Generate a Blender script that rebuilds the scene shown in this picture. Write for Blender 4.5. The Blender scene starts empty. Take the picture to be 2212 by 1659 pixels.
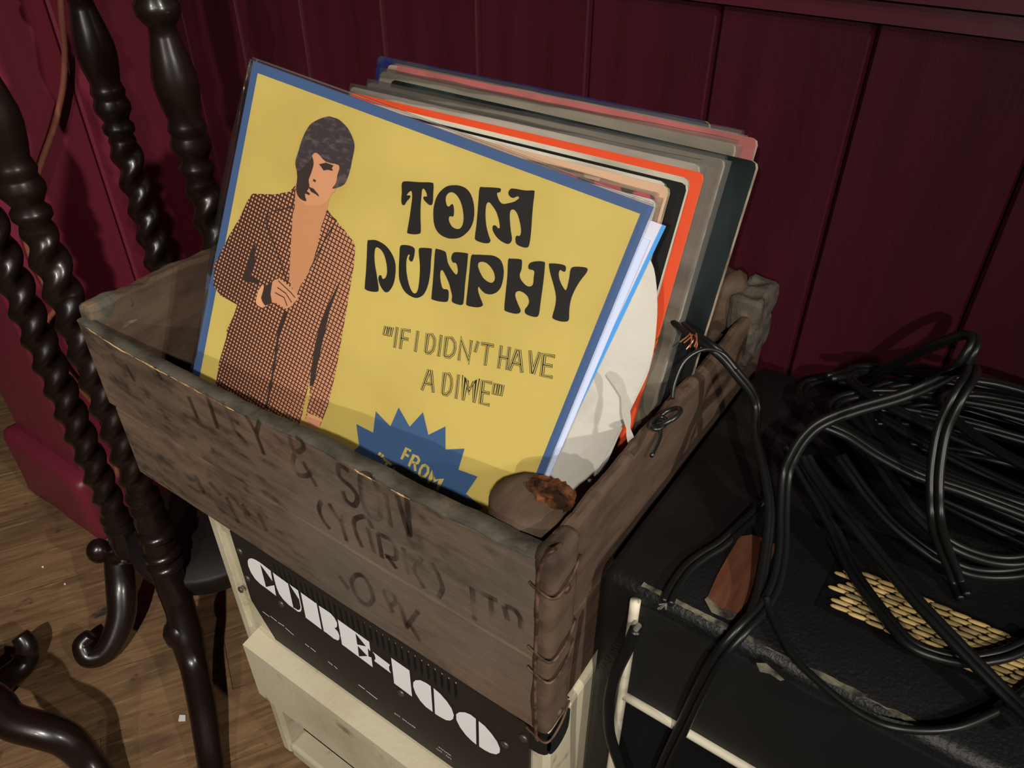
import bpy, bmesh, math, random
from mathutils import Vector as V, Matrix, noise
from mathutils.geometry import tessellate_polygon
random.seed(7)
SC = bpy.context.scene
COL = SC.collection

# ------------------------------------------------------------------ camera
W_PX, H_PX, FPX = 2212.0, 1659.0, 1660.0
YAW, PITCH = math.radians(34.86), math.radians(36.17)
CAM = V((0, 0, .89))
FWD = V((-math.sin(YAW)*math.cos(PITCH), math.cos(YAW)*math.cos(PITCH), -math.sin(PITCH)))
RGT = V((math.cos(YAW), math.sin(YAW), 0))
UPV = RGT.cross(FWD)
cd = bpy.data.cameras.new('camera'); cam = bpy.data.objects.new('camera', cd); COL.objects.link(cam)
cd.sensor_fit = 'HORIZONTAL'; cd.sensor_width = 36; cd.lens = 36*FPX/W_PX; cd.clip_start = .02
cam.matrix_world = Matrix(((RGT.x, UPV.x, -FWD.x, CAM.x), (RGT.y, UPV.y, -FWD.y, CAM.y), (RGT.z, UPV.z, -FWD.z, CAM.z), (0, 0, 0, 1)))
SC.camera = cam
# ------------------------------------------------------------------ world, lights, exposure
wd = bpy.data.worlds.new('world'); SC.world = wd; wd.use_nodes = True
wd.node_tree.nodes['Background'].inputs[0].default_value = (.9, .75, .65, 1)
wd.node_tree.nodes['Background'].inputs[1].default_value = .010
SC.view_settings.view_transform = 'Standard'; SC.view_settings.look = 'None'
SC.view_settings.exposure = -.14; SC.view_settings.gamma = 1
SC.view_settings.use_curve_mapping = False
def spot(name, loc, target, power, size, blend, radius, color):
    l = bpy.data.lights.new(name, 'SPOT'); l.energy = power; l.spot_size = math.radians(size); l.spot_blend = blend
    l.shadow_soft_size = radius; l.color = color
    o = bpy.data.objects.new(name, l); COL.objects.link(o); o.location = loc
    o.rotation_euler = (V(target)-V(loc)).to_track_quat('-Z', 'Y').to_euler(); return o
spot('key_spot', (.85, -1.15, 2.15), (-.66, .30, .33), 215, 36, 1, .03, (1, .94, .85))
spot('side_spot', (1.50, .02, 1.46), (-.85, .32, .40), 95, 32, 1, .025, (1, .93, .84))
spot('front_spot', (.34, -1.30, 1.42), (-.36, .40, .50), 52, 50, 1, .014, (1, .93, .84))

# ------------------------------------------------------------------ pixel helpers (a pixel gives a direction only)
def ray(px, py): return FWD + RGT*((px-1106)/FPX) - UPV*((py-829.5)/FPX)
def on_plane(p, n, point):
    r = ray(*p); n = V(n); return CAM + r*((V(point)-CAM).dot(n)/r.dot(n))
def on_x(p, x): return on_plane(p, (1, 0, 0), (x, 0, 0))
def on_y(p, y): return on_plane(p, (0, 1, 0), (0, y, 0))
def on_z(p, z): return on_plane(p, (0, 0, 1), (0, 0, z))
def zm(ox, oy, s): return lambda pts: [(ox+x/s, oy+y/s) for x, y in pts]   # enlarged-view pixels to frame pixels

# ------------------------------------------------------------------ object helpers
ORG = {}
def link(o, parent):
    COL.objects.link(o)
    if parent: o.parent = parent
def thing(name, label, cat, loc=(0, 0, 0), group=None, kind=None):
    o = bpy.data.objects.new(name, None); COL.objects.link(o); o.location = loc; o.empty_display_size = .02
    ORG[o] = V(loc); tag(o, label, cat, group, kind); return o
def tag(o, label=None, cat=None, group=None, kind=None):
    if label: o['label'] = label
    if cat: o['category'] = cat
    if group: o['group'] = group
    if kind: o['kind'] = kind
    return o
def obj(name, verts, faces, m, parent=None, smooth=False, mats=None):
    org = ORG.get(parent, V((0, 0, 0)))
    me = bpy.data.meshes.new(name); me.from_pydata([tuple(V(v)-org) for v in verts], [], [tuple(f) for f in faces]); me.update()
    for mm in (mats or [m]): me.materials.append(mm)
    if smooth:
        for p in me.polygons: p.use_smooth = True
    o = bpy.data.objects.new(name, me); link(o, parent); ORG[o] = org
    return o
class MB:
    def __init__(s): s.v = []; s.f = []
    def add(s, v, f):
        k = len(s.v); s.v += [V(x) for x in v]; s.f += [tuple(i+k for i in q) for q in f]; return s
    def box(s, a, b):
        (x0, y0, z0), (x1, y1, z1) = a, b
        return s.add([(x0, y0, z0), (x1, y0, z0), (x1, y1, z0), (x0, y1, z0), (x0, y0, z1), (x1, y0, z1), (x1, y1, z1), (x0, y1, z1)],
                     [(3, 2, 1, 0), (4, 5, 6, 7), (0, 1, 5, 4), (1, 2, 6, 5), (2, 3, 7, 6), (3, 0, 4, 7)])
    def hexa(s, p): # 8 points, bottom ring then top ring
        return s.add(p, [(3, 2, 1, 0), (4, 5, 6, 7), (0, 1, 5, 4), (1, 2, 6, 5), (2, 3, 7, 6), (3, 0, 4, 7)])
    def build(s, name, m, parent=None, smooth=False): return obj(name, s.v, s.f, m, parent, smooth)
def smooth_curve(pts, n=6, closed=False):
    P = [V(p) for p in pts]; out = []; N = len(P)
    for i in range(N if closed else N-1):
        if closed: a, b, c, d = P[i-1], P[i], P[(i+1) % N], P[(i+2) % N]
        else: a, b, c, d = P[max(i-1, 0)], P[i], P[i+1], P[min(i+2, N-1)]
        for k in range(n):
            t = k/n; out.append(.5*((2*b)+(c-a)*t+(2*a-5*b+4*c-d)*t*t+(3*b-a-3*c+d)*t**3))
    if not closed: out.append(P[-1])
    return out
def sweep(mb, pts, prof, hint=(0, 0, 1), radii=None, caps=True, closed=False):
    """prof: list of (a,b) section points; a along side, b along normal"""
    n = len(pts); m = len(prof); vs = []; nor = None
    for i in range(n):
        t = (pts[(i+1) % n]-pts[i-1]) if closed else (pts[min(i+1, n-1)]-pts[max(i-1, 0)])
        t = t.normalized()
        if nor is None:
            nor = V(hint)-t*V(hint).dot(t)
            if nor.length < 1e-4: nor = t.orthogonal()
        else: nor = nor-t*nor.dot(t)
        nor.normalize(); side = t.cross(nor); r = radii[i] if radii else 1
        for a, b in prof: vs.append(pts[i]+side*a*r+nor*b*r)
    fs = [(i*m+j, i*m+(j+1) % m, (i+1)*m+(j+1) % m, (i+1)*m+j) for i in range(n-1) for j in range(m)]
    if closed: fs += [((n-1)*m+j, (n-1)*m+(j+1) % m, (j+1) % m, j) for j in range(m)]
    elif caps: fs += [tuple(reversed(range(m))), tuple((n-1)*m+j for j in range(m))]
    mb.add(vs, fs); return mb
def circ(r, n=10): return [(r*math.cos(2*math.pi*k/n), r*math.sin(2*math.pi*k/n)) for k in range(n)]
def tube(name, pts, r, m, parent=None, n=5, seg=10, hint=(0, 0, 1)):
    return sweep(MB(), smooth_curve(pts, n), circ(r, seg), hint).build(name, m, parent, True)
def lathe_pts(prof, cx, cy, seg=20, twist=None):
    vs = []; fs = []
    for r, z in prof:
        for k in range(seg):
            a = 2*math.pi*k/seg; rr = r*(twist(a, z) if twist else 1)
            vs.append(V((cx+rr*math.cos(a), cy+rr*math.sin(a), z)))
    for i in range(len(prof)-1):
        for k in range(seg): fs.append((i*seg+k, i*seg+(k+1) % seg, (i+1)*seg+(k+1) % seg, (i+1)*seg+k))
    fs += [tuple(reversed(range(seg))), tuple((len(prof)-1)*seg+k for k in range(seg))]
    return vs, fs
def fill2d(loops):
    tris = tessellate_polygon([[V((p[0], p[1], 0)) for p in l] for l in loops])
    return [p for l in loops for p in l], tris

# ------------------------------------------------------------------ materials
def mat(name, color, rough=.5, metal=0, spec=.5, coat=0, bump=None, noise_mix=None, rand=None, emit=None, coords='Object', roff=False):
    """noise_mix=(color2, scale, detail, lo, hi, stretch)   bump=(scale, strength, distance, stretch)   rand=hue/value jitter per object"""
    m = bpy.data.materials.new(name); m.use_nodes = True; nt = m.node_tree; b = nt.nodes['Principled BSDF']
    b.inputs['Base Color'].default_value = (*color, 1); b.inputs['Roughness'].default_value = rough; b.inputs['Metallic'].default_value = metal
    b.inputs['Specular IOR Level'].default_value = spec; b.inputs['Coat Weight'].default_value = coat; b.inputs['Coat Roughness'].default_value = .12
    tc = nt.nodes.new('ShaderNodeTexCoord')
    def tex(scale, detail, stretch):
        mp = nt.nodes.new('ShaderNodeMapping'); mp.inputs['Scale'].default_value = stretch
        nt.links.new(tc.outputs[coords], mp.inputs['Vector'])
        if roff:
            oi = nt.nodes.new('ShaderNodeObjectInfo'); mm = nt.nodes.new('ShaderNodeMath'); mm.operation = 'MULTIPLY'; mm.inputs[1].default_value = 40
            nt.links.new(oi.outputs['Random'], mm.inputs[0]); nt.links.new(mm.outputs[0], mp.inputs['Location'])
        n = nt.nodes.new('ShaderNodeTexNoise'); n.inputs['Scale'].default_value = scale; n.inputs['Detail'].default_value = detail
        nt.links.new(mp.outputs[0], n.inputs['Vector']); return n
    last = None
    mixes = noise_mix if isinstance(noise_mix, list) else ([noise_mix] if noise_mix else [])
    for c2, scale, detail, lo, hi, st in mixes:
        n = tex(scale, detail, st); mr = nt.nodes.new('ShaderNodeMapRange'); mr.inputs[1].default_value = lo; mr.inputs[2].default_value = hi
        nt.links.new(n.outputs['Fac'], mr.inputs[0])
        mx = nt.nodes.new('ShaderNodeMix'); mx.data_type = 'RGBA'; mx.inputs[6].default_value = (*color, 1); mx.inputs[7].default_value = (*c2, 1)
        nt.links.new(mr.outputs[0], mx.inputs[0])
        if last: nt.links.new(last, mx.inputs[6])
        last = mx.outputs[2]
    if rand:
        oi = nt.nodes.new('ShaderNodeObjectInfo'); hs = nt.nodes.new('ShaderNodeHueSaturation'); mr = nt.nodes.new('ShaderNodeMapRange')
        mr.inputs[3].default_value = 1-rand; mr.inputs[4].default_value = 1+rand
        nt.links.new(oi.outputs['Random'], mr.inputs[0]); nt.links.new(mr.outputs[0], hs.inputs['Value'])
        hs.inputs['Color'].default_value = (*color, 1)
        if last: nt.links.new(last, hs.inputs['Color'])
        last = hs.outputs[0]
    if last: nt.links.new(last, b.inputs['Base Color'])
    if bump:
        scale, st, dist, stretch = bump
        n = tex(scale, 6, stretch); bp = nt.nodes.new('ShaderNodeBump'); bp.inputs['Strength'].default_value = st; bp.inputs['Distance'].default_value = dist
        nt.links.new(n.outputs['Fac'], bp.inputs['Height']); nt.links.new(bp.outputs[0], b.inputs['Normal'])
    return m
def lin(r, g, b): # sRGB 0-255 to linear
    return tuple(((c/255)/12.92 if c/255 < .04045 else ((c/255+.055)/1.055)**2.4) for c in (r, g, b))
U1 = (1, 1, 1)
M = {}
M['wall'] = mat('burgundy_wall_paint', lin(70, 23, 34), .42, spec=.3, bump=(40, .12, .002, U1), noise_mix=(lin(60, 18, 26), 5, 4, .35, .7, U1))
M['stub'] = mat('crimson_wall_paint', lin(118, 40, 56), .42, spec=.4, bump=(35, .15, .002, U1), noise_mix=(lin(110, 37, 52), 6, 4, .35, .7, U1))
M['rail'] = mat('burgundy_rail_paint', lin(82, 26, 38), .4, spec=.4, bump=(40, .15, .002, U1))
M['subfloor'] = mat('dark_subfloor', (.02, .012, .008), .9)
M['plank'] = mat('worn_floor_board', lin(138, 108, 78), .55, spec=.3, rand=.12, roff=True, bump=(5, .4, .002, (3, 1.4, 1)),
    noise_mix=[(lin(112, 84, 58), 5, 8, .4, .7, (2.6, 1.2, 1)), (lin(90, 70, 54), 2.2, 7, .5, .72, (.8, 2.2, 1)), (lin(160, 130, 96), 9, 8, .58, .76, (2.4, 1.4, 1)), (lin(66, 58, 52), 5, 8, .64, .72, (.7, 3, 1))])
WST = (1.2, 4, 7)
M['crate'] = mat('weathered_crate_wood', lin(100, 83, 69), .72, spec=.25, rand=.04, bump=(30, .4, .0014, WST),
    noise_mix=[(lin(74, 60, 50), 16, 8, .42, .72, WST), (lin(58, 46, 38), 55, 8, .5, .7, (1, 1, 2)), (lin(128, 100, 82), 7, 7, .5, .75, (1, 1, 1.6)), (lin(62, 48, 40), 11, 7, .6, .76, (1, 2, 2)), (lin(100, 92, 82), 3.5, 5, .55, .7, U1)])
M['crate_edge'] = mat('grey_weathered_wood', lin(84, 79, 70), .8, spec=.2, bump=(40, .5, .0015, (4, 4, 4)),
    noise_mix=[(lin(52, 48, 42), 18, 8, .42, .7, (2, 4, 4)), (lin(120, 100, 78), 30, 6, .62, .72, U1)])
M['crate_side'] = mat('brown_crate_side_wood', lin(86, 69, 56), .75, spec=.25, bump=(26, .5, .0016, (5, 1.2, 5)),
    noise_mix=[(lin(70, 53, 43), 16, 8, .42, .7, (5, 1.4, 5)), (lin(40, 30, 24), 8, 6, .6, .74, U1)])
M['rot'] = mat('crumbling_rusty_wood', lin(110, 66, 40), .9, spec=.1, bump=(60, 1, .006, U1), noise_mix=(lin(40, 24, 16), 60, 6, .42, .6, U1))
M['splinter'] = mat('pale_split_wood', lin(190, 160, 112), .8, spec=.2, noise_mix=(lin(110, 84, 60), 50, 4, .45, .6, U1))
M['rust'] = mat('rusty_wire', lin(104, 80, 64), .65, metal=.3, noise_mix=(lin(60, 38, 28), 120, 4, .4, .6, U1))
M['wire'] = mat('dark_grey_wire', lin(70, 72, 70), .35, metal=.85)
M['cream'] = mat('cream_vinyl_cabinet', lin(196, 186, 160), .55, spec=.4, bump=(220, .35, .001, U1), noise_mix=[(lin(176, 164, 134), 9, 5, .5, .72, U1), (lin(130, 118, 96), 40, 5, .64, .76, U1)])
M['amp_black'] = mat('black_control_plate', lin(38, 33, 30), .55, spec=.35, bump=(500, .1, .0005, U1))
M['void'] = mat('black_cavity', (.004, .004, .004), .9, spec=.05)
M['white_print'] = mat('white_print', lin(238, 238, 238), .6, spec=.3)
M['screw'] = mat('dull_screw_steel', lin(96, 92, 86), .45, metal=.7)
M['rubber'] = mat('black_plastic_corner', lin(26, 26, 26), .5, spec=.3, bump=(90, .2, .001, U1))
M['tolex'] = mat('black_textured_vinyl', lin(24, 23, 23), .45, spec=.4, bump=(420, .8, .0007, U1), noise_mix=(lin(14, 14, 14), 8, 5, .4, .6, U1))
M['grille_black'] = mat('black_speaker_cloth', (.006, .006, .006), .9, spec=.1)
M['piping'] = mat('aged_white_piping', lin(206, 198, 176), .5, spec=.4, noise_mix=(lin(140, 130, 110), 40, 4, .5, .7, U1))
M['patch'] = mat('bare_brown_board', lin(96, 60, 42), .7, spec=.2, noise_mix=(lin(84, 46, 30), 30, 6, .4, .65, (6, 1, 1)))
M['tear'] = mat('torn_vinyl_edge', lin(112, 106, 90), .8, spec=.2, noise_mix=(lin(44, 42, 38), 90, 5, .4, .6, U1))
M['straw'] = mat('golden_woven_strand', lin(158, 134, 84), .5, spec=.4, rand=.4)
M['cable'] = mat('black_rubber_cable', lin(16, 17, 17), .4, spec=.42, bump=(300, .06, .0004, U1))
M['copper'] = mat('bare_copper_strands', lin(190, 120, 80), .4, metal=.6)
M['tin'] = mat('bare_tinned_strands', lin(200, 196, 186), .35, metal=.8)
M['brown_cord'] = mat('brown_cloth_cord', lin(124, 72, 56), .7, spec=.2, bump=(200, .4, .001, U1))
M['darkwood'] = mat('dark_polished_wood', lin(27, 18, 15), .3, spec=.45, coat=.15, noise_mix=(lin(26, 15, 11), 12, 6, .4, .65, (3, 3, .6)), bump=(30, .15, .001, (3, 3, .7)))
M['shelfwood'] = mat('dark_shelf_wood', lin(24, 16, 13), .6, spec=.4)
# printing inks and papers
M['blue'] = mat('blue_sleeve_border', lin(70, 98, 146), .38, spec=.5, coat=.35, bump=(55, .12, .0012, U1))
M['yellow'] = mat('yellow_sleeve_print', lin(214, 192, 106), .42, spec=.4, coat=.28, bump=(55, .12, .0012, U1), noise_mix=(lin(200, 176, 94), 9, 3, .4, .65, U1))
M['ink'] = mat('black_sleeve_ink', lin(30, 28, 28), .4, spec=.4, coat=.2, bump=(55, .12, .0012, U1))
M['starblue'] = mat('blue_star_ink', lin(62, 96, 142), .4, spec=.4, coat=.25)
M['skin'] = mat('printed_orange_skin', lin(218, 158, 118), .45, coat=.2)
M['turtle'] = mat('printed_orange_rollneck', lin(206, 148, 106), .45, coat=.2)
M['hair'] = mat('printed_dark_hair', lin(62, 54, 58), .45, coat=.2, noise_mix=(lin(96, 84, 84), 130, 5, .5, .65, (1, 1, 2.4)))
M['shade'] = mat('printed_dark_tone', lin(58, 44, 40), .45, coat=.2)
M['palecuff'] = mat('printed_pale_cuff', lin(232, 176, 130), .45, coat=.2)
M['paper'] = mat('white_inner_paper', lin(188, 184, 174), .8, spec=.2, bump=(16, .8, .006, U1), noise_mix=(lin(160, 152, 138), 14, 5, .52, .68, U1))
M['lavender'] = mat('lavender_white_sleeve', lin(206, 206, 222), .5, spec=.4)
M['skyblue'] = mat('sky_blue_sleeve_edge', lin(70, 150, 220), .5, spec=.4)
def jacket_mat():
    m = bpy.data.materials.new('printed_check_jacket'); m.use_nodes = True; nt = m.node_tree; b = nt.nodes['Principled BSDF']
    at = nt.nodes.new('ShaderNodeUVMap'); mp = nt.nodes.new('ShaderNodeMapping'); mp.inputs['Rotation'].default_value = (0, 0, .12)
    nt.links.new(at.outputs[0], mp.inputs[0])
    ck = nt.nodes.new('ShaderNodeTexVoronoi'); ck.distance = 'CHEBYCHEV'; ck.inputs['Scale'].default_value = 330; ck.inputs['Randomness'].default_value = 0
    nt.links.new(mp.outputs[0], ck.inputs['Vector'])
    sx = nt.nodes.new('ShaderNodeSeparateXYZ'); nt.links.new(at.outputs[0], sx.inputs[0])
    mr = nt.nodes.new('ShaderNodeMapRange'); mr.inputs[1].default_value = .02; mr.inputs[2].default_value = .115; mr.inputs[3].default_value = .25; mr.inputs[4].default_value = .37
    nt.links.new(sx.outputs[0], mr.inputs[0])
    gt = nt.nodes.new('ShaderNodeMath'); gt.operation = 'GREATER_THAN'; nt.links.new(ck.outputs['Distance'], gt.inputs[0]); nt.links.new(mr.outputs[0], gt.inputs[1])
    mx = nt.nodes.new('ShaderNodeMix'); mx.data_type = 'RGBA'; mx.inputs[6].default_value = (*lin(216, 152, 116), 1); mx.inputs[7].default_value = (*lin(62, 34, 26), 1)
    nt.links.new(gt.outputs[0], mx.inputs[0]); nt.links.new(mx.outputs[2], b.inputs['Base Color'])
    b.inputs['Roughness'].default_value = .45; b.inputs['Coat Weight'].default_value = .2; b.inputs['Coat Roughness'].default_value = .15
    return m
M['jacket'] = jacket_mat()
def stencil_mat():
    m = mat('faded_brown_stencil', lin(40, 31, 25), .8, spec=.15); nt = m.node_tree; b = nt.nodes['Principled BSDF']
    tc = nt.nodes.new('ShaderNodeTexCoord'); n = nt.nodes.new('ShaderNodeTexNoise'); n.inputs['Scale'].default_value = 70; n.inputs['Detail'].default_value = 6
    mp = nt.nodes.new('ShaderNodeMapping'); mp.inputs['Scale'].default_value = (1, 1, .35)
    nt.links.new(tc.outputs['Object'], mp.inputs[0]); nt.links.new(mp.outputs[0], n.inputs['Vector'])
    mr = nt.nodes.new('ShaderNodeMapRange'); mr.inputs[1].default_value = .36; mr.inputs[2].default_value = .62; mr.inputs[3].default_value = .05; mr.inputs[4].default_value = .7
    nt.links.new(n.outputs['Fac'], mr.inputs[0]); nt.links.new(mr.outputs[0], b.inputs['Alpha']); return m
M['stencil'] = stencil_mat()
def film_mat(milk=.10):
    m = bpy.data.materials.new('clear_plastic_film'); m.use_nodes = True; nt = m.node_tree; nt.nodes.clear()
    out = nt.nodes.new('ShaderNodeOutputMaterial'); mx = nt.nodes.new('ShaderNodeMixShader'); tr = nt.nodes.new('ShaderNodeBsdfTransparent'); gl = nt.nodes.new('ShaderNodeBsdfGlossy')
    gl.inputs['Roughness'].default_value = .12; gl.inputs['Color'].default_value = (.9, .9, .9, 1); tr.inputs['Color'].default_value = (.93, .93, .92, 1)
    fr = nt.nodes.new('ShaderNodeFresnel'); fr.inputs['IOR'].default_value = 1.4; ad = nt.nodes.new('ShaderNodeMath'); ad.operation = 'MULTIPLY_ADD'; ad.inputs[1].default_value = .5; ad.inputs[2].default_value = .01; ad.use_clamp = True
    tc = nt.nodes.new('ShaderNodeTexCoord'); n = nt.nodes.new('ShaderNodeTexNoise'); n.inputs['Scale'].default_value = 26; n.inputs['Detail'].default_value = 3
    bp = nt.nodes.new('ShaderNodeBump'); bp.inputs['Strength'].default_value = .6; bp.inputs['Distance'].default_value = .004
    nt.links.new(tc.outputs['Object'], n.inputs['Vector']); nt.links.new(n.outputs['Fac'], bp.inputs['Height'])
    nt.links.new(bp.outputs[0], gl.inputs['Normal']); nt.links.new(fr.outputs[0], ad.inputs[0]); nt.links.new(ad.outputs[0], mx.inputs[0])
    df = nt.nodes.new('ShaderNodeBsdfDiffuse'); df.inputs['Color'].default_value = (.55, .53, .5, 1); m2 = nt.nodes.new('ShaderNodeMixShader'); m2.inputs[0].default_value = milk
    nt.links.new(tr.outputs[0], m2.inputs[1]); nt.links.new(df.outputs[0], m2.inputs[2])
    nt.links.new(m2.outputs[0], mx.inputs[1]); nt.links.new(gl.outputs[0], mx.inputs[2]); nt.links.new(mx.outputs[0], out.inputs[0]); return m
M['film'] = film_mat()
M['clear'] = film_mat(.015)

# ================================================================== the room
UNIT = None
def unit_board(name, m, bev=.06):
    """shared board mesh: unit box with chamfered front edges, x width, y thickness (front at -y), z height"""
    me = bpy.data.meshes.new(name)
    v = [(-.5, .5, -.5), (.5, .5, -.5), (.5, -.3, -.5), (.5-bev*.5, -.5, -.5), (-.5+bev*.5, -.5, -.5), (-.5, -.3, -.5)]
    v += [(x, y, .5) for x, y, _ in v]
    f = [tuple(range(6)), tuple(reversed(range(6, 12)))]+[(i, i+6, (i+1) % 6+6, (i+1) % 6) for i in range(6)]
    me.from_pydata(v, [], f); me.update(); me.materials.append(m); return me
def place(name, me, loc, scale, rz, parent):
    o = bpy.data.objects.new(name, me); link(o, parent); o.location = V(loc)-ORG.get(parent, V()); o.scale = scale; o.rotation_euler = (0, 0, rz); return o
wall_y = lambda x: .585-.0363*x
WRZ = math.atan(-.0363)
# floor: subfloor slab and boards
fl = tag(MB().box((-3.2, -2.2, -.05), (1.6, 2.6, -.014)).build('floor', M['subfloor']), 'worn brown wooden floor boards', kind='structure')
pm = unit_board('floor_board', M['plank'], .014)
bm_ = bmesh.new(); bm_.from_mesh(pm); bmesh.ops.rotate(bm_, verts=bm_.verts, matrix=Matrix.Rotation(-math.pi/2, 3, 'X')); bm_.to_mesh(pm); bm_.free()  # length on y... front up
fdir = V((.51, .86, 0)).normalized(); fside = V((fdir.y, -fdir.x, 0)); frz = math.atan2(fside.y, fside.x)
for i in range(-18, 18):
    s = random.uniform(-.4, 0)
    t = -2.0+s
    while t < 2.2:
        L = random.uniform(.45, .95); c = fside*(i*.095)+fdir*(t+L/2)+V((-.7, .2, 0)); t += L
        if c.y > wall_y(c.x)+.3 and c.x > -1.0 or not (-3.0 < c.x < 1.4 and -2.0 < c.y < 2.4): continue
        place('plank', pm, (c.x, c.y, -.007), (.0946, L-.0006, .014), frz, fl)
# back wall: slab with boards and a dado rail
wb = tag(MB().hexa([(-1.1, wall_y(-1.1)+.02, 0), (.9, wall_y(.9)+.02, 0), (.9, wall_y(.9)+.12, 0), (-1.1, wall_y(-1.1)+.12, 0),
                    (-1.1, wall_y(-1.1)+.02, 2.3), (.9, wall_y(.9)+.02, 2.3), (.9, wall_y(.9)+.12, 2.3), (-1.1, wall_y(-1.1)+.12, 2.3)]).build('wall_back', M['wall']), 'burgundy painted board wall', kind='structure')
bme = unit_board('wall_board', M['wall'], .05)
xs = [-.993, -.928, -.815, -.70, -.577, -.456, -.338, -.227, -.116, -.005, .106, .217, .328, .44, .55, .66, .77, .88]
for a, b in zip(xs, xs[1:]):
    cx = (a+b)/2; place('board', bme, (cx, wall_y(cx)+.010, .39), (b-a-.0012, .020, .784), WRZ, wb)
    place('board', bme, (cx, wall_y(cx)+.010, 1.56), (b-a-.0012, .020, 1.48), WRZ, wb)
def rail_box(name, z0, z1, depth, m):
    a, b = -.985, .88
    return tag(MB().hexa([(a, wall_y(a)-depth, z0), (b, wall_y(b)-depth, z0), (b, wall_y(b)+.01, z0), (a, wall_y(a)+.01, z0),
                          (a, wall_y(a)-depth*.7, z1), (b, wall_y(b)-depth*.7, z1), (b, wall_y(b)+.01, z1), (a, wall_y(a)+.01, z1)]).build(name, m), 'burgundy painted dado rail', kind='structure')
rail_box('trim_1', .784, .797, .006, M['rail']); rail_box('trim_2', .7985, .83, .011, M['rail'])
# projecting wall end on the left
SX0, SX1, SY = -1.165, -.985, .32
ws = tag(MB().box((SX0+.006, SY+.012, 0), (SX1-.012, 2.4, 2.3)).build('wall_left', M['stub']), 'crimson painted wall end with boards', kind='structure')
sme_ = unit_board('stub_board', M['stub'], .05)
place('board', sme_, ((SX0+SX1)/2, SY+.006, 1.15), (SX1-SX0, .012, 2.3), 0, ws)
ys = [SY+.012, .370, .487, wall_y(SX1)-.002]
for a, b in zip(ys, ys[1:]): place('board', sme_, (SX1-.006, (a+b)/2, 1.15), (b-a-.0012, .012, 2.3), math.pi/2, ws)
# lumpy painted plinth block
def rough_block(a, b, n, amp, rnd, seed, freq=18):
    """box grid with rounded edges and noise"""
    bm = bmesh.new(); bmesh.ops.create_cube(bm, size=1)
    A, B = V(a), V(b); S = B-A
    for v in bm.verts: v.co = A+V(((v.co.x+.5)*S.x, (v.co.y+.5)*S.y, (v.co.z+.5)*S.z))
    bmesh.ops.bevel(bm, geom=list(bm.edges), offset=rnd, segments=2, profile=.5, affect='EDGES')
    for ax in range(3):
        k = n[ax]
        for i in range(1, k):
            p = A+V((0, 0, 0)); p[ax] = A[ax]+rnd+(S[ax]-2*rnd)*i/k; no = V((0, 0, 0)); no[ax] = 1
            bmesh.ops.bisect_plane(bm, geom=list(bm.verts)+list(bm.edges)+list(bm.faces), plane_co=p, plane_no=no)
    for v in bm.verts:
        d = noise.noise_vector(v.co*freq+V((seed, seed*2, 0))); v.co += V((d.x*amp[0], d.y*amp[1], d.z*amp[2]))
    vs = [v.co.copy() for v in bm.verts]; bm.verts.index_update(); fs = [[v.index for v in f.verts] for f in bm.faces]; bm.free(); return vs, fs
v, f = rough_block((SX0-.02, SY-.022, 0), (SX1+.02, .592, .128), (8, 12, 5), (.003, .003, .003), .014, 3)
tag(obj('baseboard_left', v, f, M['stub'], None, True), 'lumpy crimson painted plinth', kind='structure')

# ================================================================== cream amplifier
AX0, AX1, AY, AZ = -.494, -.136, .238, .4035
amp = thing('guitar_amplifier', 'cream guitar amplifier with black back plate under the wooden crate', 'amplifier', ((AX0+AX1)/2, .36, 0))
mb = MB(); t = .016; ft = .012
mb.box((AX0, AY, ft), (AX0+t, .478, AZ)); mb.box((AX1-t, AY, ft), (AX1, .478, AZ))
mb.box((AX0+t, AY, ft), (AX1-t, .478, ft+.022)); mb.box((AX0+t, AY, AZ-t), (AX1-t, .478, AZ)); mb.box((AX0+t, .468, ft+.022), (AX1-t, .478, AZ-t))
body = mb.build('cabinet', M['cream'], amp)
bv = body.modifiers.new('b', 'BEVEL'); bv.width = .004; bv.segments = 2
for x in (AX0+.03, AX1-.03):
    for y in (.26, .455):
        v, f = lathe_pts([(.013, 0), (.015, .004), (.015, ft)], x, y, 14); obj('foot', v, f, M['rubber'], amp, True)
# cream backing frame behind the plate (visible at the left) and the dark inside
MB().box((AX0+t, AY+.004, .112), (AX0+t+.045, AY+.01, AZ-t)).build('back_frame', M['cream'], amp)
MB().box((AX0+t, AY+.012, .15), (AX1-t, AY+.016, AZ-t)).build('chassis', M['void'], amp)
MB().box((AX0+t+.001, AY+.022, ft+.023), (AX1-t-.001, AY+.026, AZ-t-.001)).build('inner_shade_sheet', M['void'], amp)  # black sheet added close behind the opening, painting the shade of the inside
# black plate, with a row of real slots
PY = AY-.0022
pl = lambda p: on_y(p, PY)
PZ0 = .268; PX0, PX1 = pl((497, 1150)).x, AX1-t+.002
z_slot0, z_slot1 = pl((985, 1510)).z, pl((981, 1478)).z+.004
sx_first, sx_last = pl((592, 1226)).x, pl((984, 1494)).x
NS = 31; pitch = (sx_last-sx_first)/(NS-1); sw = pitch*.46
plate = MB()
def platebox(x0, z0, x1, z1): plate.box((x0, PY, z0), (x1, PY+.003, z1))
plate.add([(PX0, PY, .31), (PX0+.022, PY, PZ0), (PX0+.022, PY, .31), (PX0, PY+.003, .31), (PX0+.022, PY+.003, PZ0), (PX0+.022, PY+.003, .31)], [(0, 1, 2), (0, 3, 4, 1), (3, 5, 4)])
platebox(PX0+.022, PZ0, PX1, .31); platebox(PX0, .31, PX1, z_slot0); platebox(PX0, z_slot1, PX1, AZ-.001)
platebox(PX0, z_slot0, sx_first-sw/2, z_slot1); platebox(sx_last+sw/2, z_slot0, PX1, z_slot1)
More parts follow.
